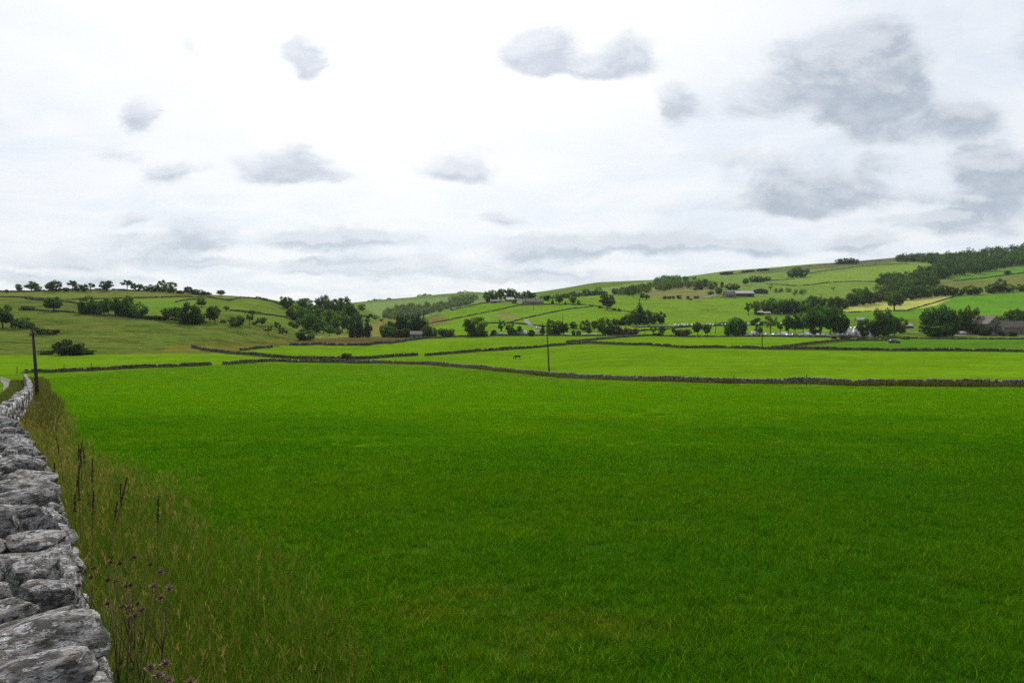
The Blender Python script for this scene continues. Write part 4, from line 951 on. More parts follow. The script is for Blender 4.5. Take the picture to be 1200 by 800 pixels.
plant_row('round bushes on the bank', 'on the bank below the car park', [(977.5, 397.2, 393.4, 6, 'bush'), (990.5, 398.5, 389, 12, 'bush'), (1010, 399, 393, 8, 'bush'), (1044, 399, 396, 5, 'scrub'), (1060, 397.6, 393.6, 12, 'scrub')])
plant_row('dark trees beside the stone barns', 'in the dark clump left of the stone barns', [
    (1091, 394, 360, 24, 'dense'), (1103, 394, 357, 27, 'dense'), (1113, 394, 364, 18, 'dense'), (1098, 394.5, 374, 34, 'dense'), (1127, 391, 363, 19, 'dense'), (1138, 391, 358, 18, 'dense'), (1133, 388, 366, 16, 'dense'), (1146, 392, 377.5, 17, 'dense'), (1149, 375, 362, 14, 'dense', 460), (1152, 393, 383, 9, 'bush'), (1156, 393.4, 381, 11, 'dense'), (1174, 393.6, 386.5, 8, 'bush'), (1186, 394, 388, 9, 'bush')])
plant_row('trees behind the stone barns', 'behind the stone barns at the right edge', [
    (1159, 372, 359, 14, 'dense', 470), (1169, 372, 361, 14, 'dense', 480), (1180, 374, 354, 18, 'dense', 470), (1189, 375, 352, 16, 'round', 470), (1199, 376, 351, 17, 'dense', 460), (1212, 377, 349, 20, 'dense', 455), (1174, 370, 363, 10, 'dense', 490)])
plant(1048, 363.6, 342, 21, 'round', 'big round tree standing in front of the yellow hay field', None)
plant(976.5, 341.6, 335.6, 4, 'open', 'tiny lone tree in the middle of the right hill field', None)
plant_row('small bushes on the olive field', 'scattered on the olive field below the ridge', [
    (779, 350.4, 346, 4, 'bush'), (784, 350, 345.6, 5, 'bush'), (789, 350, 346.4, 4, 'bush'), (796, 350, 345.2, 6, 'bush'), (806, 350.4, 346, 3.5, 'bush'), (816, 349.6, 345.6, 6, 'bush'), (809, 351.4, 348.6, 4, 'bush'), (815, 340, 336, 5, 'bush'), (821, 339.4, 335.4, 6, 'bush')])
plant_row('trees above the farm barns', 'above the farm barns on the right hill', [
    (826, 338, 327, 9, 'round'), (835, 339, 329, 11, 'dense'), (833, 345.4, 340.6, 7, 'dense'), (842.5, 344.6, 335.6, 9, 'dense'), (846, 334, 330, 4, 'bush'), (855, 339.5, 332, 11, 'dense'), (862, 339.5, 332, 10, 'dense'), (874, 334.6, 326, 8, 'round'), (883, 330.5, 323, 10, 'dense'), (890, 330.5, 323.4, 11, 'dense'), (899, 328.6, 324, 9, 'dense'), (903, 342, 333, 4, 'open'), (846, 337, 333, 4, 'bush')])
plant_row('trees on the right hill skyline', 'along the right hill skyline', [
    (803, 329.4, 323.4, 8, 'dense'), (813.5, 327.4, 324, 5, 'dense'), (848, 321.8, 318, 9, 'bush'), (854, 321.4, 317, 10, 'bush'), (873, 319, 316.2, 10, 'bush'), (880, 318.6, 315.8, 9, 'bush'), (891, 317.6, 314.6, 9, 'bush'), (897, 317.2, 314.6, 8, 'bush')])
plant_row('copse on the right hill', 'in the small copse on the upper right hill', [(928, 325, 316, 11, 'dense'), (934, 325, 312.6, 12, 'dense'), (940, 324.6, 315, 11, 'dense'), (946, 320.6, 315, 6, 'round')])
plant_row('skyline copse', 'in the skyline copse on the right ridge', [(982, 309.6, 303.4, 8, 'dense'), (987.5, 309.6, 302, 8, 'dense'), (993, 309.4, 302.4, 8, 'dense'), (998, 309.2, 302, 8, 'dense'), (1003, 309, 303.6, 7, 'dense')])
plant_row('trees beside the lean-to shed', 'beside the lean-to shed below the farm', [(877, 370, 354, 10, 'open'), (886, 369, 353, 11, 'round'), (897, 366.5, 351, 12, 'dense'), (905, 367, 348.5, 14, 'dense')])
plant_row('hedge trees below the right hill', 'in the long dark hedgerow below the right hill', [
    (912, 368, 350.5, 15, 'dense'), (921, 368, 351, 13, 'dense'), (929, 368.5, 349.5, 14, 'dense'), (937, 368.5, 351, 13, 'dense'), (945, 367, 351, 12, 'dense'), (953, 363, 346, 15, 'dense'), (961, 361, 347, 11, 'dense'), (971, 361.5, 347.5, 13, 'dense'), (980, 361.5, 347, 13, 'dense'), (988, 361.5, 350, 12, 'dense'),
    (998, 358, 343.5, 14, 'dense'), (1004, 358, 336.5, 14, 'dense'), (1012, 357, 336, 15, 'dense'), (1021, 356, 342, 14, 'dense'), (1030, 354, 340.5, 13, 'dense'), (1038, 353, 341, 12, 'dense'), (1060, 352, 336, 14, 'dense'), (1069, 351, 335, 13, 'dense'), (1079, 349.5, 335, 14, 'dense'), (1088, 348.5, 334, 14, 'dense'),
    (1098, 347, 334, 14, 'dense'), (1107, 346.4, 334, 13, 'dense'), (1117, 346.4, 335, 12, 'dense'), (1137, 345.4, 334, 14, 'dense'), (1145, 345, 335, 11, 'dense'), (1162, 343.6, 332, 14, 'dense'), (1172, 342.6, 326.4, 13, 'dense'), (1182, 342, 333, 13, 'dense'), (1198, 341.4, 332, 12, 'dense'), (1126, 346, 338, 10, 'dense')])
plant_row('solitary field trees near the right woods', 'at the lower edge of the right hillside wood', [(1078, 322, 311, 10, 'dense'), (1034, 333.4, 320, 14, 'dense'), (1043, 333.6, 318.6, 15, 'dense'), (1053, 333, 320, 14, 'dense'), (1062, 331, 318, 13, 'dense'), (1181, 321, 317, 8, 'bush')])
plant_row('far clumps on the hill beyond the valley', 'in the clumps on the far hill', [(492, 350.6, 345.6, 7, 'dense', 2300), (498, 350.2, 344.8, 8, 'dense', 2300), (503, 349.6, 345.4, 6, 'dense', 2300), (539, 346.6, 341.8, 7, 'dense', 2300), (545, 346.4, 341.2, 8, 'dense', 2300), (551, 346, 341.8, 8, 'dense', 2300),
    (434, 356, 351.6, 7, 'dense', 2300), (440, 355.6, 350.6, 8, 'dense', 2300), (446, 355, 350.8, 7, 'dense', 2300), (456, 353.8, 349.4, 6, 'round', 2300), (424, 357.4, 354.6, 7, 'bush', 2300)])

def wood(name, label, poly, n, hmin, hmax, y0, y1, mat=M_LEAF):
    """far woodland that reads as one mass: hundreds of small leafy crowns in one object"""
    rg = np.random.default_rng(len(name) + n); V = []; T = []; cnt = 0; tries = 0
    xs = [p[0] for p in poly]; ys = [p[1] for p in poly]
    while cnt < n and tries < n * 30:
        tries += 1
        px, py = rg.uniform(min(xs), max(xs)), rg.uniform(min(ys), max(ys))
        if not inside(np.array([px]), np.array([py]), poly)[0]: continue
        p = at(px, py)
        if not (y0 <= p.y <= y1): continue
        H = rg.uniform(hmin, hmax); Wd = H * rg.uniform(.7, 1.1); k = 300
        d = rg.normal(0, 1, (k, 3)); d /= np.linalg.norm(d, axis=1)[:, None]
        lob = 1 + .28 * np.sin(d[:, 0] * 5 + rg.uniform(0, 6)) * np.sin(d[:, 1] * 5 + rg.uniform(0, 6)) + .15 * np.sin(d[:, 2] * 9)
        c = d * lob[:, None] * rg.uniform(.72, 1.0, (k, 1)) * np.array([Wd / 2, Wd / 2, H * .46]) + np.array([p.x, p.y, p.z + H * .5])
        nr = d + rg.normal(0, .5, (k, 3)); nr /= np.linalg.norm(nr, axis=1)[:, None]
        a = np.cross(nr, rg.normal(0, 1, (k, 3))); a /= np.linalg.norm(a, axis=1)[:, None]; b = np.cross(nr, a)
        s = H * .078 * rg.uniform(.6, 1.3, (k, 1))
        V.append(np.stack([c - a * s, c - b * s * .6, c + a * s, c + b * s * .6], 1).reshape(-1, 3))
        t = rg.uniform(.65, 1.3) * rg.uniform(.75, 1.25, k); T.append(np.repeat(np.stack([t * rg.uniform(.9, 1.15), t, t * .95], -1), 4, 0)); cnt += 1
    V = np.concatenate(V); o = mesh_obj(name, V, np.arange(len(V)).reshape(-1, 4), mat, tint=np.concatenate(T))
    tag(o, label, 'wood', None, 'stuff'); return o
wood('hillside_wood', 'dense dark wood covering the top of the right hill', [(1062, 305), (1090, 304), (1120, 303), (1150, 297), (1200, 294), (1330, 286), (1330, 312), (1200, 313), (1160, 319), (1118, 324), (1090, 332), (1060, 346), (1034, 334), (1062, 331), (1090, 324), (1100, 312)], 620, 11, 18, 780, 1750)
wood('hillside_wood', 'thin line of trees on the skyline left of the right-hand wood', [(1052, 305), (1075, 303.5), (1100, 303), (1100, 306.5), (1075, 306.5), (1052, 307.5)], 40, 10, 16, 1000, 1800)
wood('hillside_wood', 'strip of dark wood along the foot of the right hillside wood', [(1022, 346), (1060, 342), (1090, 333), (1100, 333), (1090, 344), (1040, 353)], 40, 11, 16, 650, 1300)
wood('far_wood', 'bluish wood on the slope of the far hill beyond the valley', [(448, 368), (470, 361), (490, 358), (520, 356), (545, 352.5), (556, 354), (552, 360), (525, 364), (500, 369), (470, 377), (450, 376)], 300, 6, 10, 900, 2600)
wood('far_wood', 'small strip of wood high on the far hill', [(525, 353), (548, 349), (560, 350.5), (556, 353), (535, 355)], 45, 8, 13, 1200, 2600)
wood('ridge_wood', 'dark round-topped wood on the ridge right of centre', [(768, 335), (775, 331.5), (798, 330.5), (800, 334), (785, 337)], 60, 11, 16, 1000, 1800)
wood('ridge_wood', 'broken strip of trees running along the ridge below the dark wood', [(716, 347), (730, 343), (750, 339), (775, 336), (800, 335.5), (830, 335), (830, 338), (790, 340), (760, 344), (730, 347)], 80, 7, 12, 800, 1500)
wood('hedge_wood', 'dark bushes at the field edge below the far barns', [(905, 341), (920, 341), (945, 344), (940, 347), (918, 345.5), (905, 344)], 16, 4, 7, 700, 1300)

# ------------------------------------------------------------------ buildings
def building(name, label, cat, px, py, wpx, dep, wall_h, ridge_h, rz=0.0, wall=None, roof=None, ridge='x', openings=(), chimneys=(), Y=None, group=None):
    """gabled building; its front stands on the pixel, openings = (x in -1..1, z0, w, h, kind, side)"""
    wall = wall or M_BSTONE; roof = roof or M_ROOF
    p = at(px, py, Y); W = wpx / FPX * p.y
    root = thing(name, label, cat, (p.x, p.y + dep / 2, p.z - .2), rz, group)
    hx, hy = W / 2, dep / 2
    bm = bmesh.new()
    if ridge == 'x':
        prof = [(-hy, -1), (hy, -1), (hy, wall_h), (0, ridge_h), (-hy, wall_h)]
        a = [bm.verts.new((-hx, y, z)) for y, z in prof]; b = [bm.verts.new((hx, y, z)) for y, z in prof]
    else:
        prof = [(-hx, -1), (hx, -1), (hx, wall_h), (0, ridge_h), (-hx, wall_h)]
        a = [bm.verts.new((x, hy, z)) for x, z in prof]; b = [bm.verts.new((x, -hy, z)) for x, z in prof]
    bm.faces.new(a); bm.faces.new(b[::-1])
    for i in range(5): bm.faces.new((a[i], b[i], b[(i + 1) % 5], a[(i + 1) % 5]))
    bmesh.ops.recalc_face_normals(bm, faces=bm.faces); bm_obj('wall', bm, wall, root)
    # roof: two slabs with eaves and verges
    bm = bmesh.new(); e = .35; t = .16
    hs = hy if ridge == 'x' else hx; hl = (hx if ridge == 'x' else hy) + .25
    sl = (ridge_h - wall_h) / hs
    for s in (-1, 1):
        q = []
        for l in (-hl, hl):
            for (d, z) in ((hs + e, wall_h - e * sl), (0, ridge_h)):
                for tt in (.02, t + .02): q.append(bm.verts.new((l, s * d, z + tt) if ridge == 'x' else (s * d, l, z + tt)))
        # q: l0(eave lo,hi, ridge lo,hi) l1(...)
        for f in ((0, 1, 3, 2), (4, 6, 7, 5), (1, 5, 7, 3), (0, 2, 6, 4), (0, 4, 5, 1), (2, 3, 7, 6)): bm.faces.new([q[i] for i in f])
    bmesh.ops.recalc_face_normals(bm, faces=bm.faces)
    # courses of slate as shallow steps
    rf = bm_obj('roof', bm, roof, root)
    for cxn in chimneys:
        bm = bmesh.new()
        if ridge == 'x': box(bm, cxn * hx - .45, cxn * hx + .45, -.4, .4, ridge_h - .5, ridge_h + 1.3, .05)
        else: box(bm, -.4, .4, cxn * hy - .45, cxn * hy + .45, ridge_h - .5, ridge_h + 1.3, .05)
        box(bm, (cxn * hx if ridge == 'x' else 0) - .15, (cxn * hx if ridge == 'x' else 0) + .15, (0 if ridge == 'x' else cxn * hy) - .15, (0 if ridge == 'x' else cxn * hy) + .15, ridge_h + 1.3, ridge_h + 1.7)
        bm_obj('chimney', bm, wall, rf)
    for (fx, z0, w, h, kind) in openings:
        x = fx * hx; yf = -hy
        if kind == 'hole':
            bm = bmesh.new(); n = 12
            ring = [bm.verts.new((x + w / 2 * math.cos(2 * PI * k / n), yf - .02, z0 + h / 2 + h / 2 * math.sin(2 * PI * k / n))) for k in range(n)]
            ring2 = [bm.verts.new((v.co.x, yf + .3, v.co.z)) for v in ring]
            bm.faces.new(ring)
            for k in range(n): bm.faces.new((ring[k], ring2[k], ring2[(k + 1) % n], ring[(k + 1) % n]))
            bm_obj('vent', bm, M_DARK, root)
        else:
            nm = 'window' if kind == 'window' else 'door'
            bm = bmesh.new(); fr = .14
            for (a0, a1, c0, c1) in ((x - w / 2 - fr, x + w / 2 + fr, z0 + h, z0 + h + fr * 1.4), (x - w / 2 - fr, x + w / 2 + fr, z0 - fr, z0), (x - w / 2 - fr, x - w / 2, z0, z0 + h), (x + w / 2, x + w / 2 + fr, z0, z0 + h)):
                box(bm, a0, a1, yf - .07, yf + .1, c0, c1)
            fo = bm_obj(nm, bm, wall, root)
            bm = bmesh.new(); box(bm, x - w / 2, x + w / 2, yf - .03, yf + .05, z0, z0 + h)
            bm_obj('pane' if kind == 'window' else ('door_leaf' if kind == 'door' else 'opening'), bm, M_GLASS if kind == 'window' else M_DARK, fo)
    return root

building('stone_hut', 'small stone field hut with pale roof at the foot of the dark clump', 'hut', 487, 396, 13.5, 5.5, 2.6, 4.4, R(8), openings=[(-.35, .0, 1.2, 1.9, 'door'), (.4, 1.1, .8, .7, 'window')])
building('farmhouse', 'long pale-roofed stone farmhouse on the brow of the middle hill', 'house', 625, 356.6, 24, 9, 3.0, 6.4, R(-4), openings=[(-.75, .9, 1.2, 1.2, 'window'), (-.4, .9, 1.2, 1.2, 'window'), (-.05, 0, 1.3, 2.1, 'door'), (.3, .9, 1.2, 1.2, 'window'), (.7, .9, 1.6, 1.3, 'window')], chimneys=(-.8, .2))
building('farm_cottage', 'low pale cottage half hidden by trees left of the farmhouse', 'house', 597.5, 353.6, 9, 7, 2.6, 5.0, R(10), wall=M_BSTONE, roof=M_ROOF2, openings=[(-.4, .8, 1.1, 1.1, 'window'), (.4, .8, 1.1, 1.1, 'window')])
building('farm_outhouse', 'dull brown outbuilding under the trees at the left end of the brow', 'outbuilding', 581, 355, 13, 7, 2.2, 3.8, R(6), openings=[(-.2, 0, 2.2, 1.9, 'door')])
building('white_cottage', 'small white-walled cottage beneath the tall trees on the brow', 'house', 587, 352, 6, 6, 3.2, 5.4, 0, wall=M_WHITE, openings=[(-.3, 1.2, .9, 1.0, 'window'), (.4, 1.2, .9, 1.0, 'window')])
building('garden_shed', 'small stone building at the right end of the farmhouse', 'shed', 609, 354.8, 5.5, 6, 2.4, 4.2, R(-10), wall=M_WHITE)
building('long_barn', 'long low farm barn with purplish walls and grey roof on the right hill', 'barn', 868, 347.6, 32, 14, 4.4, 7.6, R(-4), wall=M_BDARK, roof=M_ROOF2, openings=[(-.55, 0, 4.0, 3.4, 'door'), (-.1, 0, 4.0, 3.4, 'door'), (.6, .2, 5.0, 3.2, 'door')])
building('farm_cottage', 'grey stone farm cottage at the left end of the long barn', 'house', 856, 348.6, 13, 9, 4.4, 8.0, R(5), openings=[(-.5, 1, 1.3, 1.3, 'window'), (.1, 0, 1.3, 2.1, 'door'), (.6, 1, 1.3, 1.3, 'window'), (-.5, 3, 1.3, 1.0, 'window')], chimneys=(-.7, .7))

def dutch_barn():
    p = at(891.5, 344.2); W = 17.5 / FPX * p.y; D = 14
    root = thing('dutch_barn', 'dark curved-roof barn at the right end of the farm buildings', 'barn', (p.x, p.y + D / 2, p.z - .2))
    bm = bmesh.new(); n = 12; h = 4.2; rise = 2.4
    ring = [(-W / 2 + W * k / n, h + rise * math.sin(PI * k / n) ** .8) for k in range(n + 1)]
    a = [bm.verts.new((x, -D / 2, z)) for x, z in ring]; b = [bm.verts.new((x, D / 2, z)) for x, z in ring]
    c = [bm.verts.new((x, -D / 2, -1)) for x, z in ring]; d = [bm.verts.new((x, D / 2, -1)) for x, z in ring]
    for k in range(n):
        bm.faces.new((c[k], c[k + 1], a[k + 1], a[k])); bm.faces.new((d[k + 1], d[k], b[k], b[k + 1]))
    bm.faces.new((c[0], a[0], b[0], d[0])); bm.faces.new((a[n], c[n], d[n], b[n])); bm_obj('wall', bm, M_BDARK, root)
    bm = bmesh.new(); R1 = []
    for off in (.05, .25):
        for y in (-D / 2 - .4, D / 2 + .4): R1.append([bm.verts.new((x * 1.03, y, z + off)) for x, z in ring])
    for k in range(n):
        bm.faces.new((R1[0][k], R1[0][k + 1], R1[1][k + 1], R1[1][k])[::-1]); bm.faces.new((R1[2][k], R1[2][k + 1], R1[3][k + 1], R1[3][k])); bm.faces.new((R1[0][k], R1[0][k + 1], R1[2][k + 1], R1[2][k])); bm.faces.new((R1[1][k], R1[3][k], R1[3][k + 1], R1[1][k + 1]))
    bm_obj('roof', bm, M_BDARK, root)
    bm = bmesh.new(); box(bm, -W * .42, W * .42, -D / 2 - .06, -D / 2 - .02, .1, 3.9); bm_obj('bay_opening', bm, M_DARK, root)
dutch_barn()
building('lean_to_shed', 'low dark-fronted shed with grey roof beside the airy trees below the farm', 'shed', 890.5, 369, 9, 6, 2.6, 3.6, 0, wall=M_BDARK, roof=M_ROOF2, openings=[(-.4, 0, 2.2, 2.2, 'door'), (.4, 0, 2.2, 2.2, 'door')])
building('low_shed', 'low pale shed just right of the dark-fronted shed', 'shed', 899, 368.6, 9, 6, 1.8, 2.9, R(-8), roof=M_ROOF2)
building('stone_barn', 'tall stone barn with round vent and arched dark doorway at the right edge', 'barn', 1164, 392.4, 23, 16, 7.4, 12.4, R(14), ridge='y', openings=[(-.38, 8.0, 1.1, 1.2, 'hole'), (.22, 0, 2.6, 4.2, 'door'), (-.6, 1.0, .9, 1.2, 'window')])
building('stone_byre', 'long low stone building with brown roof next to the tall barn', 'barn', 1194, 392.6, 33, 8, 5.2, 9.0, R(-3), openings=[(-.7, 1.0, 1.2, 1.4, 'window'), (-.2, 0, 1.6, 2.3, 'door'), (.2, 1.2, 1.2, 1.4, 'window')])
building('grey_shed', 'grey-roofed shed behind the parked cars right of the tent', 'shed', 1066, 384.6, 9, 6, 2.0, 3.6, 0, roof=M_ROOF2, wall=M_BDARK)
building('car_park_hut', 'small pale-roofed hut at the back of the car park', 'hut', 1010, 377, 9, 6, 2.0, 3.8, R(-8), roof=M_ROOF2)

def tent():
    p = at(1044, 391); root = thing('tent', 'small white ridge tent with a low awning by the car park', 'tent', tuple(p))
    w, h, d = 1.5, 2.5, 3.2
    bm = bmesh.new(); a = [bm.verts.new(q) for q in ((-w, -d / 2, 0), (w, -d / 2, 0), (0, -d / 2, h), (-w, d / 2, 0), (w, d / 2, 0), (0, d / 2, h), (-.5, -d / 2, 0), (.5, -d / 2, 0), (0, -d / 2, h * .8))]
    for f in ((0, 2, 5, 3), (1, 4, 5, 2), (3, 5, 4), (0, 6, 8, 2), (7, 1, 2, 8)): bm.faces.new([a[i] for i in f])
    bm_obj('canvas', bm, M_CANVAS, root)
    bm = bmesh.new(); b = [bm.verts.new(q) for q in ((-.5, -d / 2 + .1, 0), (.5, -d / 2 + .1, 0), (0, -d / 2 + .1, h * .8))]; bm.faces.new(b); bm_obj('door_flap', bm, M_DARK, root)
    bm = bmesh.new(); box(bm, w * .7, w * .7 + 3.4, -1.2, 1.4, 1.45, 1.55)
    for x in (w * .8, w * .7 + 3.2):
        for y in (-1.1, 1.3): box(bm, x - .04, x + .04, y - .04, y + .04, -.1, 1.45)
    box(bm, w * .75, w * .7 + 3.35, 1.3, 1.36, 0, 1.45); bm_obj('awning', bm, M_CANVAS, root)
tent()

# ------------------------------------------------------------------ vehicles
PAINT = {n: plain('paint_' + n.replace(' ', '_'), c, 0.28, .03, 1.0, spec=.6) for n, c in {
    'white': (.66, .66, .66), 'silver': (.45, .46, .48), 'dark blue': (.03, .045, .12), 'black': (.015, .015, .017), 'red': (.30, .02, .02), 'grey': (.14, .145, .15), 'pale blue': (.30, .38, .48)}.items()}
def loft(bm, prof, hw):
    """profile (x, z, half width) closed outline extruded across y with narrower top"""
    a = [bm.verts.new((x, -w * hw, z)) for x, z, w in prof]; b = [bm.verts.new((x, w * hw, z)) for x, z, w in prof]
    n = len(prof)
    for i in range(n): bm.faces.new((a[i], a[(i + 1) % n], b[(i + 1) % n], b[i]))
    bm.faces.new(a[::-1]); bm.faces.new(b); bmesh.ops.recalc_face_normals(bm, faces=bm.faces)
def make_car(kind):
    root = thing('parked_car', 'car', 'car')
    if kind == 'hatch':
        body = [(-2.0, .28, .95), (2.0, .28, .95), (2.08, .55, .96), (1.95, .80, .95), (1.05, .95, .95), (.35, 1.42, .80), (-1.25, 1.47, .80), (-1.95, .98, .95), (-2.08, .6, .96)]
        gl = [(.98, .97, .955), (.33, 1.36, .825), (-1.2, 1.40, .825), (-1.78, .98, .955)]
    elif kind == 'estate':
        body = [(-2.25, .30, .95), (2.2, .30, .95), (2.28, .6, .96), (2.15, .85, .95), (1.1, .98, .95), (.35, 1.58, .82), (-1.95, 1.62, .82), (-2.25, 1.0, .95), (-2.3, .6, .96)]
        gl = [(1.0, 1.0, .955), (.33, 1.50, .84), (-1.9, 1.54, .84), (-2.12, 1.02, .955)]
    else:
        body = [(-2.5, .32, .96), (2.4, .32, .96), (2.5, .7, .97), (2.35, 1.05, .95), (1.75, 1.2, .95), (1.2, 2.1, .9), (-2.45, 2.2, .9), (-2.5, 1.0, .97)]
        gl = [(1.66, 1.22, .958), (1.15, 1.95, .915), (.35, 1.97, .915), (.35, 1.22, .958)]
    hw = .92
    bm = bmesh.new(); loft(bm, body, hw); bmesh.ops.bevel(bm, geom=[e for e in bm.edges], offset=.05, segments=1, affect='EDGES'); bm_obj('body', bm, PAINT['white'], root, True)
    bm = bmesh.new(); loft(bm, [(x, z, w + .012) for x, z, w in gl], hw); bm_obj('windows', bm, M_GLASS, root)
    if kind != 'van':
        (x0, z0, _), (x1, z1, _) = gl[0], gl[1]; (x2, z2, _), (x3, z3, _) = gl[2], gl[3]
        bm = bmesh.new()
        for (xa, za, xb, zb, s) in ((x0 + .05, z0 + .02, x1 + .05, z1 + .04, 1), (x3 - .10, z3 + .02, x2 - .06, z2 + .04, -1)):
            q = [bm.verts.new(v) for v in ((xa, -.78, za), (xa, .78, za), (xb, .66, zb), (xb, -.66, zb))]; bm.faces.new(q if s > 0 else q[::-1])
        bm_obj('windscreen', bm, M_GLASS, root)
    wx = 1.32 if kind != 'van' else 1.55
    for sx in (-wx, wx):
        for sy in (-1, 1):
            bm = bmesh.new(); bmesh.ops.create_cone(bm, cap_ends=True, segments=12, radius1=.33, radius2=.33, depth=.22, matrix=Matrix.Translation((sx, sy * .80, .33)) @ Matrix.Rotation(PI / 2, 4, 'X')); wobj = bm_obj('wheel', bm, M_TYRE, root)
    return root
CARS = {k: make_car(k) for k in ('hatch', 'estate', 'van')}
used_proto = set()
def park(px, py, kind, colour, label, rz, group, Y=None, sc=1.0):
    if kind not in used_proto: c = CARS[kind]; used_proto.add(kind)
    else: c = copy_tree(CARS[kind])
    p = at(px, py, Y); c.location = (p.x, p.y, p.z); c.rotation_euler = (0, 0, rz); c.scale = (sc,) * 3
    tag(c, label, 'van' if kind == 'van' else 'car', group); c.name = 'parked_van' if kind == 'van' else 'parked_car'
    for ch in c.children:
        if ch.name.startswith('body'):
            ch.material_slots[0].link = 'OBJECT'; ch.material_slots[0].material = PAINT[colour]
    return c
def park_row(group, where, rows, dy=0.0):
    rows = [(r[0], r[1] + dy) + tuple(r[2:]) for r in rows]
    rows = sorted(rows, key=lambda r: r[0]); cnt = {}; tot = {}
    for r in rows: k = (r[3], r[2] == 'van'); tot[k] = tot.get(k, 0) + 1
    for r in rows:
        k = (r[3], r[2] == 'van'); cnt[k] = cnt.get(k, 0) + 1; nm = r[3] + (' van' if k[1] else ' car')
        lab = ('only ' + nm if tot[k] == 1 else ordinal(cnt[k]) + ' ' + nm + ' from the left') + ' ' + where
        park(r[0], r[1], r[2], r[3], lab, r[4], group, r[5] if len(r) > 5 else None)
park_row('cars in the far roadside row', 'in the far row along the upper lane', [(793, 382.2, 'hatch', 'white', .05), (798, 382.2, 'hatch', 'pale blue', 0), (802.5, 382.2, 'van', 'white', .05), (808, 382.2, 'hatch', 'grey', 0), (813, 382.1, 'hatch', 'silver', .1), (817, 382, 'estate', 'black', 0), (821.5, 382, 'hatch', 'white', 0), (826, 381.9, 'estate', 'red', 0),
    (830, 381.8, 'hatch', 'silver', 0), (834, 381.7, 'hatch', 'white', .1), (838, 381.7, 'hatch', 'white', 0), (843, 381.6, 'estate', 'grey', 0), (848, 381.5, 'hatch', 'dark blue', 0), (852, 381.2, 'hatch', 'white', 0),
    (873, 380.8, 'hatch', 'silver', 0), (878, 380.8, 'van', 'white', 0), (884, 380.6, 'hatch', 'white', .1), (892, 380.6, 'estate', 'silver', 0), (919, 381.5, 'van', 'white', 0)])
park_row('cars in the near car park row', 'in the car park row under the trees', [(869.5, 390.6, 'estate', 'white', .3), (874, 390.6, 'hatch', 'silver', .2), (885, 390.6, 'van', 'white', .1), (900, 392, 'estate', 'white', .4), (908, 392, 'hatch', 'white', .5), (915, 392, 'hatch', 'silver', .3), (920, 391.6, 'van', 'white', .2), (924.5, 392.2, 'hatch', 'white', .3), (931, 392, 'hatch', 'grey', .2), (935, 392, 'estate', 'white', .1), (943, 391.8, 'hatch', 'white', .1), (947, 391.8, 'van', 'white', .1),
    (958, 391.8, 'hatch', 'white', 1.3), (964, 392, 'hatch', 'silver', 1.2), (968, 392, 'hatch', 'white', .3), (984, 392, 'hatch', 'silver', .3), (990, 392, 'estate', 'white', .2), (995, 392.4, 'hatch', 'white', .2), (999, 391.4, 'van', 'white', .4), (1003, 392, 'estate', 'silver', .5)], 1.2)
park_row('cars at the back of the car park', 'in the gap at the back of the car park', [(999, 385.4, 'hatch', 'silver', .5), (1003, 385, 'hatch', 'white', .6), (1006.5, 385, 'estate', 'dark blue', .5), (1002, 387.6, 'hatch', 'silver', .6), (1006, 388.2, 'hatch', 'white', .4), (1002, 390, 'hatch', 'pale blue', .6), (1009.6, 384.6, 'hatch', 'grey', .4)])
park_row('cars on the lane at centre', 'on the lane left of the centre pole', [(583, 392.4, 'estate', 'silver', .2), (590.5, 392.2, 'hatch', 'white', .3), (577, 392.6, 'hatch', 'grey', .1), (604.8, 391.6, 'estate', 'white', 0), (611, 391.4, 'hatch', 'dark blue', 0), (616.5, 391, 'van', 'white', 0), (628, 389.6, 'hatch', 'white', .4), (633, 389.4, 'hatch', 'red', .3), (638.5, 389.6, 'hatch', 'white', .4), (631.5, 385, 'hatch', 'white', .2)])
park_row('cars beside the dark trees at right', 'between the tent and the stone barns', [(1032, 391.6, 'van', 'white', .1), (1054, 383.4, 'hatch', 'silver', .3), (1057, 383.6, 'hatch', 'white', .2), (1060.5, 384, 'estate', 'silver', .2), (1123, 391.6, 'van', 'silver', .1), (1130, 391.8, 'van', 'white', .05), (1160, 392.3, 'estate', 'dark blue', .1), (1166, 392.4, 'hatch', 'silver', .1)])
park(1048.5, 402.2, 'estate', 'black', 'dark vehicle parked alone on the grass below the tent', .1, None, None, 1.22)

# ------------------------------------------------------------------ poles
def pole(px, pb, ptop, label, lean=(0, 0), rad=.14, Y=None, arm=True, armrot=0.0):
    p = at(px, pb, Y); H = (pb - ptop) / FPX * p.y
    root = thing('telegraph_pole', label, 'pole', tuple(p), armrot, 'wooden line poles')
    bm = bmesh.new(); tx, ty = lean[0] * H, lean[1] * H
    tube(bm, [(0, 0, -.6), (tx * .5, ty * .5, H * .5), (tx, ty, H)], [rad * 1.15, rad, rad * .78], 10); bm_obj('shaft', bm, M_WOOD, root, True)
    if arm:
        bm = bmesh.new(); box(bm, tx - .20, tx + .20, ty - rad - .10, ty - rad, H - .42, H - .30, .01); am = bm_obj('crossarm', bm, M_WOOD, root)
        for x in (-.15, .15):
            bm = bmesh.new(); tube(bm, [(tx + x, ty - rad - .05, H - .30), (tx + x, ty - rad - .05, H - .22), (tx + x, ty - rad - .05, H - .16), (tx + x, ty - rad - .05, H - .10)], [.025, .06, .05, .03], 8); bm_obj('insulator', bm, M_PORC, am)
    return root
pole(44.6, 470.5, 386.5, 'dark leaning telegraph pole beside the near wall at left', (-.05, 0), .115, None, True, .5)
pole(643.6, 435.2, 388, 'dark pole standing behind the long wall in the middle of the meadow', (-.055, 0), .16, None, False)
pole(893.2, 407, 378.5, 'thin pole on the wall bank in front of the car park', (-.01, 0), .17)
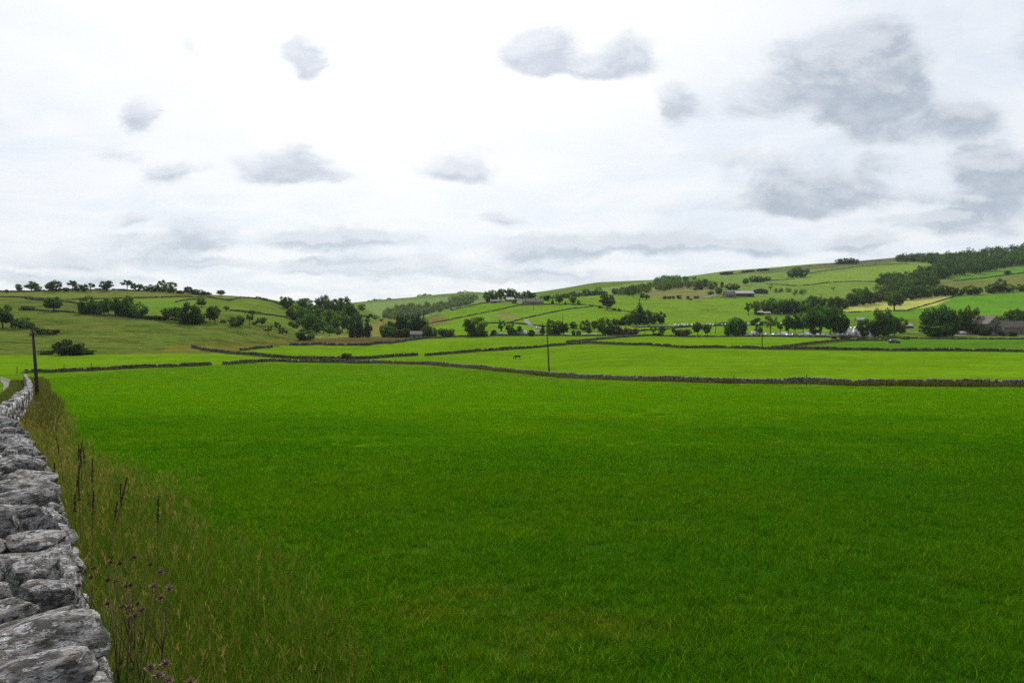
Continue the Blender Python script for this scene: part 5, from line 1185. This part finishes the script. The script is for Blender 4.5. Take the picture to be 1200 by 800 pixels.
pole(838.6, 391.5, 374.5, 'short pole in the paddock left of the dark round tree', (0, 0), .15)
pole(755.8, 391, 375.5, 'pole against the dark trees right of centre', (0, 0), .15)
pole(1038.4, 393, 371.5, 'pale pole in front of the trees above the tent', (0, 0), .15)
pole(659.4, 378, 366, 'thin pole in the sloping field above the lane belt', (0, 0), .14)
pole(625.3, 364, 355.8, 'distant pole in the field below the farmhouse', (0, 0), .14)
def post_row(label, px, py, h, n=1):
    p = at(px, py); bm = bmesh.new(); tube(bm, [(0, 0, -.3), (.02, 0, h)], [.07, .06], 7)
    o = bm_obj('fence_post', bm, M_WOOD); o.location = p; tag(o, label, 'post', 'short wooden posts'); return o
post_row('short wooden post on the long wall at right', 945, 451.5, 1.75)
post_row('short wooden post on the long wall left of the other', 860, 449.8, 1.6)
post_row('stub post at the corner where the near wall meets the dark wall', 20, 438.2, 1.6)
post_row('thin post on the low dark wall at left', 75, 436.6, 1.9)
post_row('thin post standing in the low dark wall right of the pole', 107, 435.2, 1.9)

# ------------------------------------------------------------------ cow and crow
def skinned(name, joints, edges, mat, parent=None, sub=2):
    me = bpy.data.meshes.new(name); me.from_pydata([j[0] for j in joints], edges, []); o = bpy.data.objects.new(name, me); COL.objects.link(o)
    if parent: o.parent = parent
    sk = o.modifiers.new('skin', 'SKIN')
    for i, j in enumerate(joints):
        r = j[1]; me.skin_vertices[0].data[i].radius = r if isinstance(r, tuple) else (r, r)
    me.skin_vertices[0].data[0].use_root = True
    s = o.modifiers.new('sub', 'SUBSURF'); s.levels = sub; s.render_levels = sub
    me.materials.append(mat); return o
def cow():
    p = at(606.5, 420.6)
    root = thing('cow', 'black cow grazing alone in the middle meadow', 'cow', tuple(p), PI + .25); root.scale = (.92,) * 3
    J = [((-.2, 0, 1.05), (.38, .36)), ((.35, 0, 1.02), (.38, .37)), ((.72, 0, 1.08), (.26, .30)), ((1.05, 0, .92), (.15, .19)), ((1.32, 0, .58), (.12, .15)), ((1.42, 0, .36), (.12, .13)), ((1.50, 0, .12), (.075, .08)),
         ((-.68, 0, 1.10), (.33, .32)), ((-.90, 0, 1.12), (.20, .2))]
    E = [(0, 1), (1, 2), (2, 3), (3, 4), (4, 5), (5, 6), (0, 7), (7, 8)]
    for s in (-1, 1):
        b = len(J); J += [((.62, s * .20, .72), .14), ((.64, s * .21, .42), .075), ((.62, s * .21, .08), .055), ((.66, s * .21, .02), .06)]; E += [(1, b), (b, b + 1), (b + 1, b + 2), (b + 2, b + 3)]
        b = len(J); J += [((-.72, s * .20, .78), .17), ((-.62, s * .21, .58), .10), ((-.86, s * .21, .38), .06), ((-.80, s * .21, .06), .05), ((-.75, s * .21, .02), .06)]; E += [(7, b), (b, b + 1), (b + 1, b + 2), (b + 2, b + 3), (b + 3, b + 4)]
    b = len(J); J += [((-1.08, 0, 1.05), .05), ((-1.14, 0, .75), .03), ((-1.13, 0, .48), .045)]; E += [(8, b), (b, b + 1), (b + 1, b + 2)]
    b = len(J)
    for s in (-1, 1): J += [((1.30, s * .16, .60), .05), ((1.27, s * .27, .58), .03)]; k = len(J) - 2; E += [(4, k), (k, k + 1)]
    skinned('body', J, E, M_HIDE, root)
cow()
def crow():
    p = at(620.6, 419.6)
    root = thing('crow', 'tiny black bird on the grass right of the cow', 'bird', tuple(p), .6)
    J = [((0, 0, .20), .10), ((.14, 0, .26), .075), ((.22, 0, .34), .05), ((.30, 0, .33), .015), ((-.16, 0, .16), .06), ((-.32, 0, .11), .02)]; E = [(0, 1), (1, 2), (2, 3), (0, 4), (4, 5)]
    for s in (-1, 1): k = len(J); J += [((.0, s * .05, .10), .02), ((.02, s * .05, 0), .015)]; E += [(0, k), (k, k + 1)]
    skinned('body', J, E, M_HIDE, root, 1)
crow()

# ------------------------------------------------------------------ rough verge beside the near wall
def verge_width(Y): return np.interp(Y, [0, 3, 5, 8, 12, 20, 40, 60, 90, 125], [1.5, 1.6, 1.75, 2.0, 2.1, 1.9, 1.5, 1.7, 2.2, 3.0])
def build_verge():
    def spots(n, y0, y1, a, b, powr=1.0):
        Y = y0 * (y1 / y0) ** RNG.random(n); f = RNG.random(n) ** powr
        X = wall_x(Y) + 0.10 + (a + (b - a) * f) * verge_width(Y) * (1 + .35 * vnoise(Y * .9, Y * 0 + 3, 4))
        return X, Y, f
    # under-storey: green and olive
    X, Y, f = spots(56000, 1.6, 40, 0, 1.25, 1.35)
    den = vnoise(X * 1.3, Y * 1.3, 21) + .5
    keep = RNG.random(len(X)) < .35 + .8 * den; X, Y, f, den = X[keep], Y[keep], f[keep], den[keep]
    B = np.stack([X, Y, gz(X, Y) - .02], -1)
    pal = np.array([(0.85, 1.05, .9), (0.62, .95, .7), (1.15, 1.05, 1.0), (1.35, 1.0, 1.2), (.55, .8, .6)]); c = pal[RNG.integers(0, 5, len(X))] * RNG.uniform(.6, 1.25, (len(X), 1))
    far = np.maximum(1, Y / 9)
    V, F, T = blades(B, RNG.uniform(.16, .46, len(X)) * (1.15 - .55 * f), .0048 * far ** .8, .75, cols=c)
    m_under = leafy('verge_blades', (0.085, 0.130, 0.012), (0.14, 0.215, 0.012), .05, .2, .42, 0)
    tag(mesh_obj('verge_grass', V, F, m_under, tint=T), 'tangled olive and straw grass along the foot of the near wall', None, None, 'stuff')
    # tall dry stalks with seed heads
    X, Y, f = spots(5000, 2.2, 42, .02, 1.15, 1.4)
    straw = sstep(6, 13, Y)
    B = np.stack([X, Y, gz(X, Y)], -1); h = RNG.uniform(.40, .78, len(X)) * (1.1 - .35 * f)
    c = np.where((RNG.random(len(X)) < .07 + .70 * straw + .55 * (1 - sstep(.05, .45, f)))[:, None], np.array([(1.05, 1.02, .50)]), np.array([(.46, .66, .16)])) * RNG.uniform(.5, 1.2, (len(X), 1))
    V, F, T = blades(B, h, .0032 * np.maximum(1, Y / 8) ** .8, .72, cols=c)
    k = len(X); tip = V.reshape(k, 6, 3)[:, 4]
    # seed heads: short fuzzy blades at the tip of two thirds of the stalks
    sel = np.nonzero(RNG.random(k) < .8)[0]; rep = np.repeat(sel, 5); P = tip[rep] - np.stack([RNG.normal(0, .010, len(rep)), RNG.normal(0, .010, len(rep)), RNG.uniform(.0, .12, len(rep))], -1)
    V2, F2, T2 = blades(P, RNG.uniform(.03, .07, len(rep)), .006 * np.maximum(1, Y[rep] / 8) ** .8, .8, cols=c[rep] * np.array([1.15, .95, .95]))
    m_st = leafy('dry_stalks', (0.23, 0.215, 0.13), (0.25, 0.23, 0.12), .03, .2, .35, 0)
    tag(mesh_obj('verge_stalks', np.concatenate([V, V2]), np.concatenate([F, F2 + len(V)]), m_st, tint=np.concatenate([T, T2])), 'tall dry seeding grass stalks beside the near wall', None, None, 'stuff')
    # further along the wall towards the corner
    Y = RNG.uniform(26, 124, 15000); f = RNG.random(len(Y)); X = wall_x(Y) + .1 + f * verge_width(Y) * (1 + .5 * vnoise(Y * .3, Y * 0, 5))
    B = np.stack([X, Y, gz(X, Y)], -1); c = np.array(BROWN + GREENB)[RNG.integers(0, 9, len(Y))] / .1 * RNG.uniform(.6, 1.2, (len(Y), 1))
    V, F, T = blades(B, RNG.uniform(.35, .85, len(Y)) * (1 + .8 * vnoise(X * .4, Y * .4, 8)), .04, .5, cols=c)
    tag(mesh_obj('verge_grass', V, F, leafy('far_verge', (0.10, 0.10, 0.10), (0.12, 0.12, 0.10), .04, .2, .35, 0), tint=T), 'rough brownish growth along the far part of the near wall', None, None, 'stuff')
    Y = RNG.uniform(24, 120, 7000); f = RNG.random(len(Y)) ** .7; X = wall_x(Y) - .75 - f * 2.2
    B = np.stack([X, Y, gz(X, Y)], -1); c = np.array(GREENB)[RNG.integers(0, 4, len(Y))] / .1 * RNG.uniform(.6, 1.3, (len(Y), 1))
    V, F, T = blades(B, RNG.uniform(.25, .6, len(Y)), .04, .5, cols=c)
    tag(mesh_obj('lane_verge_grass', V, F, bpy.data.materials['far_verge'], tint=T), 'grass verge between the near wall and the rutted track', None, None, 'stuff')
build_verge()

def dock(px, pb, ptop, label, Y, spikes=1):
    u, v = view_dir(px, ptop); p = Vector((u * Y, Y, gzf(u * Y, Y))); H = v * Y - p.z; root = thing('dock_plant', label, 'plant', tuple(p), random.uniform(0, 6), 'dead dock stalks in the verge'); root.rotation_euler = (random.gauss(0, .09), random.gauss(0, .09), random.uniform(0, 6))
    for s in range(spikes):
        a = random.uniform(0, 6.28); l = random.uniform(.02, .14) * H if spikes > 1 else .03 * H; tx, ty = math.cos(a) * l, math.sin(a) * l; h = H * (1 if s == 0 else random.uniform(.7, .92))
        bm = bmesh.new(); tube(bm, [(0, 0, -.03), (tx * .6, ty * .6, h * .6), (tx, ty, h)], [.0042, .0036, .0015], 6); bm_obj('stem', bm, M_STEM, root)
        n = 200; t = RNG.uniform(.78, 1.0, n); w = .014 * (1.1 - (t - .78) / .22 * .8) * (1 + .4 * np.sin(t * 60)); ang = RNG.uniform(0, 6.28, n); rr = np.sqrt(RNG.random(n))
        C = np.stack([tx * t + np.cos(ang) * w * rr, ty * t + np.sin(ang) * w * rr, h * t], -1)
        d = RNG.normal(0, 1, (n, 3)); d /= np.linalg.norm(d, axis=1)[:, None]; e = np.cross(d, RNG.normal(0, 1, (n, 3))); e /= np.linalg.norm(e, axis=1)[:, None]
        sz = .0075; V = np.stack([C - d * sz, C - e * sz * .7, C + d * sz, C + e * sz * .7], 1).reshape(-1, 3)
        mesh_obj('seed_spike', V, np.arange(4 * n).reshape(-1, 4), M_DOCK, root)
    for k in range(4):
        a = random.uniform(0, 6.28); L = random.uniform(.12, .22); bm = bmesh.new(); b = [bm.verts.new(q) for q in ((0, 0, .05), (L * .4, -.035, .13), (L, 0, .10), (L * .4, .035, .13))]; bm.faces.new(b)
        o = bm_obj('leaf', bm, M_DOCKLEAF, root); o.rotation_euler = (0, 0, a); o.location = (0, 0, .03 * k)
        at_ = o.data.color_attributes.new('tint', 'FLOAT_COLOR', 'POINT'); at_.data.foreach_set('color', [1.0] * 16)
docks = [d for d in [(80, 541, 507, 11.5, 1), (84.5, 545, 516, 11.2, 1), (90, 545, 520, 11, 1), (97, 548, 521, 10.8, 1), (104.5, 548, 523, 10.6, 1), (109, 549, 522, 10.4, 1), (106, 592, 540, 8.0, 2), (121, 603, 555, 7.6, 2), (76, 590, 545, 8.2, 1), (88, 600, 548, 7.8, 2), (95, 612, 560, 7.3, 1),
         (110, 630, 573, 6.7, 2), (143, 610, 567, 7.2, 1), (64, 575, 540, 8.8, 1), (116, 650, 598, 6.1, 1), (100, 645, 590, 6.2, 1), (183, 628, 583, 6.6, 1)] if d[3] > 7.0 or d[0] > 140]
for k, (px, pb, pt, Y, n) in enumerate(sorted(docks)):
    dock(px, pb, pt, ordinal(k + 1) + (' dead dock with dark seed spike' if n == 1 else ' dead dock with twin dark spikes') + ', counted from the wall outwards', Y, n)

def thistle(px, ptop, label, Y, heads, fluffy=False, H=None):
    u, v = view_dir(px, ptop); x = u * Y; zt = v * Y; z0 = gzf(x, Y); H = max(zt - z0, .25)
    root = thing('thistle', label, 'plant', (x, Y, z0), random.uniform(0, 6), 'thistles gone to seed in the verge')
    bm = bmesh.new(); tube(bm, [(0, 0, -.03), (.01, .0, H * .5), (0, .02, H * .86)], [.006, .005, .0035], 7)
    tips = []
    for k in range(heads):
        a = k * 2.4; l = random.uniform(.03, .12); t = Vector((math.cos(a) * l, math.sin(a) * l, H * random.uniform(.86, 1.0))); s = Vector((0, .01, H * random.uniform(.5, .8)))
        tube(bm, [s, s.lerp(t, .6) + Vector((0, 0, -.01)), t], [.003, .0026, .0022], 5); tips.append(t)
    bm_obj('stem', bm, M_STEM, root, True)
    for t in tips:
        n = 110; d = RNG.normal(0, 1, (n, 3)); d[:, 2] = np.abs(d[:, 2]) * .9 - .25; d /= np.linalg.norm(d, axis=1)[:, None]; r = .0135 * (1.3 if fluffy else 1)
        base = np.array(t)[None] + d * r * .2; tipv = np.array(t)[None] + d * r * RNG.uniform(.8, 1.5, (n, 1)); e = np.cross(d, RNG.normal(0, 1, (n, 3))); e /= np.linalg.norm(e, axis=1)[:, None]
        V = np.stack([base - e * .0025, base + e * .0025, tipv + e * .0012, tipv - e * .0012], 1).reshape(-1, 3)
        mesh_obj('seed_head', V, np.arange(4 * n).reshape(-1, 4), M_FLUFF if fluffy else M_THISTLE, root)
    for k in range(5):
        a = random.uniform(0, 6.28); L = random.uniform(.08, .17); z = H * random.uniform(.1, .6); V = [(0, -.006, z), (0, .006, z)]; F = []
        for q in range(1, 6):
            w = .022 * (1 - q / 6) * (1.5 if q % 2 else .6); V += [(L * q / 5, -w, z + .02 * q - .006 * q * q), (L * q / 5, w, z + .02 * q - .006 * q * q)]; F.append([2 * q - 2, 2 * q, 2 * q + 1, 2 * q - 1])
        o = mesh_obj('leaf', V, F, M_DOCKLEAF, root, tint=np.full((12, 3), .9)); o.rotation_euler = (0, 0, a)
thistle(109, 651, 'thistle with one dark seed head nearest the wall', 3.7, 2)
thistle(122, 659, 'thistle with a loose pair of heads just right of the nearest one', 3.6, 2)
thistle(96, 662, 'short thistle leaning against the wall stones', 3.6, 2)
thistle(150, 652, 'tall thistle with a ladder of brown heads', 3.6, 5)
thistle(163, 676, 'pale fluffy thistle in the middle of the thistle patch', 3.4, 4, True)
thistle(187, 680, 'thistle with drooping heads at the right of the patch', 3.35, 3, True)
thistle(139, 674, 'low brown thistle in the middle of the verge', 3.4, 3)
thistle(154, 690, 'brown thistle below the fluffy one', 3.2, 3)
thistle(186, 784, 'pale seeded thistle heads at the bottom edge of the picture', 2.55, 5, True)
thistle(203, 786, 'second pale seeded thistle at the bottom edge, further right', 2.55, 4, True)

# ------------------------------------------------------------------ meadow grass: tufts of real blades, instanced by geometry nodes
def build_meadow():
    tufts = bpy.data.collections.new('grass_tufts')
    def tuft(n, rad, h0, h1, w, pal):
        a = RNG.uniform(0, 6.28, n); r = rad * np.sqrt(RNG.random(n)); P = np.stack([np.cos(a) * r, np.sin(a) * r, np.full(n, -.01)], -1)
        c = np.array(pal)[RNG.integers(0, len(pal), n)] * RNG.uniform(.65, 1.3, (n, 1))
        V, F, T = blades(P, RNG.uniform(h0, h1, n), w, .9, cols=c)
        o = mesh_obj('tuft', V, F, M_GRASS, tint=T, link=False); tufts.objects.link(o)
    G = [(1, 1, 1), (.8, .92, .9), (1.3, 1.12, 1), (.65, .8, .8), (1.05, 1.1, 1)]; D = G + [(2.6, 1.35, 3.5)]
    N0 = G; N1 = D
    for k in range(5): tuft(64, .10, .04, .10, .0034, N0)              # 0-4 near
    for k in range(3): tuft(52, .10, .05, .13, .0036, N1)              # 5-7 near, with some dead blades
    for k in range(4): tuft(64, .22, .04, .105, .008, G)               # 8-11 middle
    for k in range(4): tuft(60, .48, .05, .12, .020, G)               # 12-15 far
    P = []; I = []; S = []
    for y0, y1, per_m2, lo, hi, sc in ((2.6, 8, 190, 0, 8, 1.0), (8, 15, 110, 0, 8, 1.1), (15, 34, 26, 8, 12, 1.05), (34, 66, 8.5, 8, 12, 1.35), (66, 125, 1.9, 12, 16, 1.1), (125, 205, 1.1, 12, 16, 1.25)):
        half = .86; area = half * (y1 * y1 - y0 * y0); n = int(area * per_m2)
        Y = np.sqrt(RNG.uniform(y0 * y0, y1 * y1, n)); X = RNG.uniform(-half, half, n) * Y
        edge = wall_x(Y) + verge_width(Y) * (0.80 + .3 * vnoise(Y * 1.1, X * 0, 31))
        px, py = project(X, Y, gz(X, Y))
        ok = X > edge
        ok &= inside(px, py, [(30, 440), (100, 436.5), (245, 429.5), (300, 425.5), (400, 427.4), (520, 430.5), (640, 442), (760, 448), (900, 451), (1200, 454.5), (1500, 459), (3000, 480), (3000, 2500), (-2500, 2500), (-2500, 560), (30, 470)]) | (Y < 6)
        X, Y = X[ok], Y[ok]; k = len(X)
        big = vnoise(X / 1.3, Y / 1.3, 41) + .6 * vnoise(X / .45, Y / .45, 42) + .5 * vnoise(X / 5, Y / 5, 44)
        # thin, worn patches near the camera
        thin = (vnoise(X / 1.1, Y / .8, 43) > .33) & (Y < 12)
        keepm = ~(thin & (RNG.random(k) < .35)); X, Y, big = X[keepm], Y[keepm], big[keepm]; k = len(X)
        P.append(np.stack([X, Y, gz(X, Y)], -1)); I.append(RNG.integers(lo, hi, k)); S.append(sc * (1 + .42 * big) * RNG.uniform(.75, 1.25, k))
    P = np.concatenate(P); I = np.concatenate(I); S = np.clip(np.concatenate(S), .6, 2.3)
    me = bpy.data.meshes.new('meadow_grass'); me.vertices.add(len(P)); me.vertices.foreach_set('co', P.astype(np.float32).ravel())
    a = me.attributes.new('pick', 'INT', 'POINT'); a.data.foreach_set('value', I.astype(np.int32))
    # foreground shade painted into the tuft tint, fading towards the long wall; plus clovery and mossy patches throughout
    deep_green = 1 - sstep(5, 55, P[:, 1] + 14 * vnoise(P[:, 0] / 9, P[:, 1] / 9, 51)); pa = vnoise(P[:, 0] / 3.5, P[:, 1] / 3.5, 52) + .7 * vnoise(P[:, 0] / 1.2, P[:, 1] / 1.2, 53)
    fc = np.stack([1.30 - .66 * deep_green + .30 * pa, 1.24 - .46 * deep_green + .10 * pa, 1 + .1 * deep_green - .2 * pa, np.ones(len(P))], -1)
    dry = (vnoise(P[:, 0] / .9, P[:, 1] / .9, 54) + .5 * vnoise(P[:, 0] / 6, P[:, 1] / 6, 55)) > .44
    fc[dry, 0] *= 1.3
    for wx, wy in ((602, 768), (492, 722), (735, 738), (560, 700), (640, 730)):           # worn, strawy spots in the turf
        q = at(wx, wy); g_ = np.exp(-(((P[:, 0] - q.x) / .42) ** 2 + ((P[:, 1] - q.y) / .30) ** 2)) * (.7 + vnoise(P[:, 0] / .15, P[:, 1] / .15, 61))
        S *= 1 - .35 * np.clip(g_, 0, 1); fc[:, 0] *= 1 + .8 * np.clip(g_, 0, 1); fc[:, 2] *= 1 + 3 * np.clip(g_, 0, 1)
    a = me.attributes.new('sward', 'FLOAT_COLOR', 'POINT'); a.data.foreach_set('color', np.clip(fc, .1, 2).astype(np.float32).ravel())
    a = me.attributes.new('grow', 'FLOAT', 'POINT'); a.data.foreach_set('value', S.astype(np.float32))
    rot = np.stack([RNG.normal(0, .10, len(P)), RNG.normal(0, .10, len(P)), RNG.uniform(0, 6.28, len(P))], -1)
    a = me.attributes.new('turn', 'FLOAT_VECTOR', 'POINT'); a.data.foreach_set('vector', rot.astype(np.float32).ravel())
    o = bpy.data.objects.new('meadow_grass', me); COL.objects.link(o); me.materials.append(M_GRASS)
    tag(o, 'short green meadow grass covering the near field', None, None, 'stuff')
    g = bpy.data.node_groups.new('meadow', 'GeometryNodeTree')
    g.interface.new_socket('Geometry', in_out='INPUT', socket_type='NodeSocketGeometry'); g.interface.new_socket('Geometry', in_out='OUTPUT', socket_type='NodeSocketGeometry')
    N = g.nodes; L = g.links
    gi = N.new('NodeGroupInput'); go = N.new('NodeGroupOutput'); ci = N.new('GeometryNodeCollectionInfo'); ip = N.new('GeometryNodeInstanceOnPoints')
    ci.inputs['Collection'].default_value = tufts; ci.inputs['Separate Children'].default_value = True; ci.inputs['Reset Children'].default_value = True
    def attr(nm, typ):
        n = N.new('GeometryNodeInputNamedAttribute'); n.data_type = typ; n.inputs['Name'].default_value = nm
        return [s for s in n.outputs if s.enabled and s.name == 'Attribute'][0]
    L.new(gi.outputs[0], ip.inputs['Points']); L.new(ci.outputs[0], ip.inputs['Instance']); ip.inputs['Pick Instance'].default_value = True
    L.new(attr('pick', 'INT'), ip.inputs['Instance Index']); L.new(attr('turn', 'FLOAT_VECTOR'), ip.inputs['Rotation'])
    L.new(attr('grow', 'FLOAT'), ip.inputs['Scale']); L.new(ip.outputs[0], go.inputs[0])
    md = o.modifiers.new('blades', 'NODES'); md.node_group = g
build_meadow()

# ------------------------------------------------------------------ the air: one closed box of thin haze round camera, land and everything on it
def build_haze():
    x1 = float(np.abs(GX).max()) + 40; y0 = float(GYY.min()) - 40; y1 = float(GYY.max()) + 40; z0 = float(GZ.min()) - 1.5; z1 = float(GZ.max()) + 30
    bm = bmesh.new(); box(bm, -x1, x1, y0, y1, z0, z1)
    m, T, out = new_mat('haze')
    v = T.node('ShaderNodeVolumePrincipled', ins={'Color': (0.80, 0.88, 1.0, 1), 'Density': HAZE, 'Anisotropy': 0.35})
    T.l.new(v.outputs[0], out.inputs['Volume'])
    o = bm_obj('haze', bm, m); tag(o, 'thin bluish haze over the valley and far hills', None, None, 'stuff')
HAZE = 0.000030
build_haze()
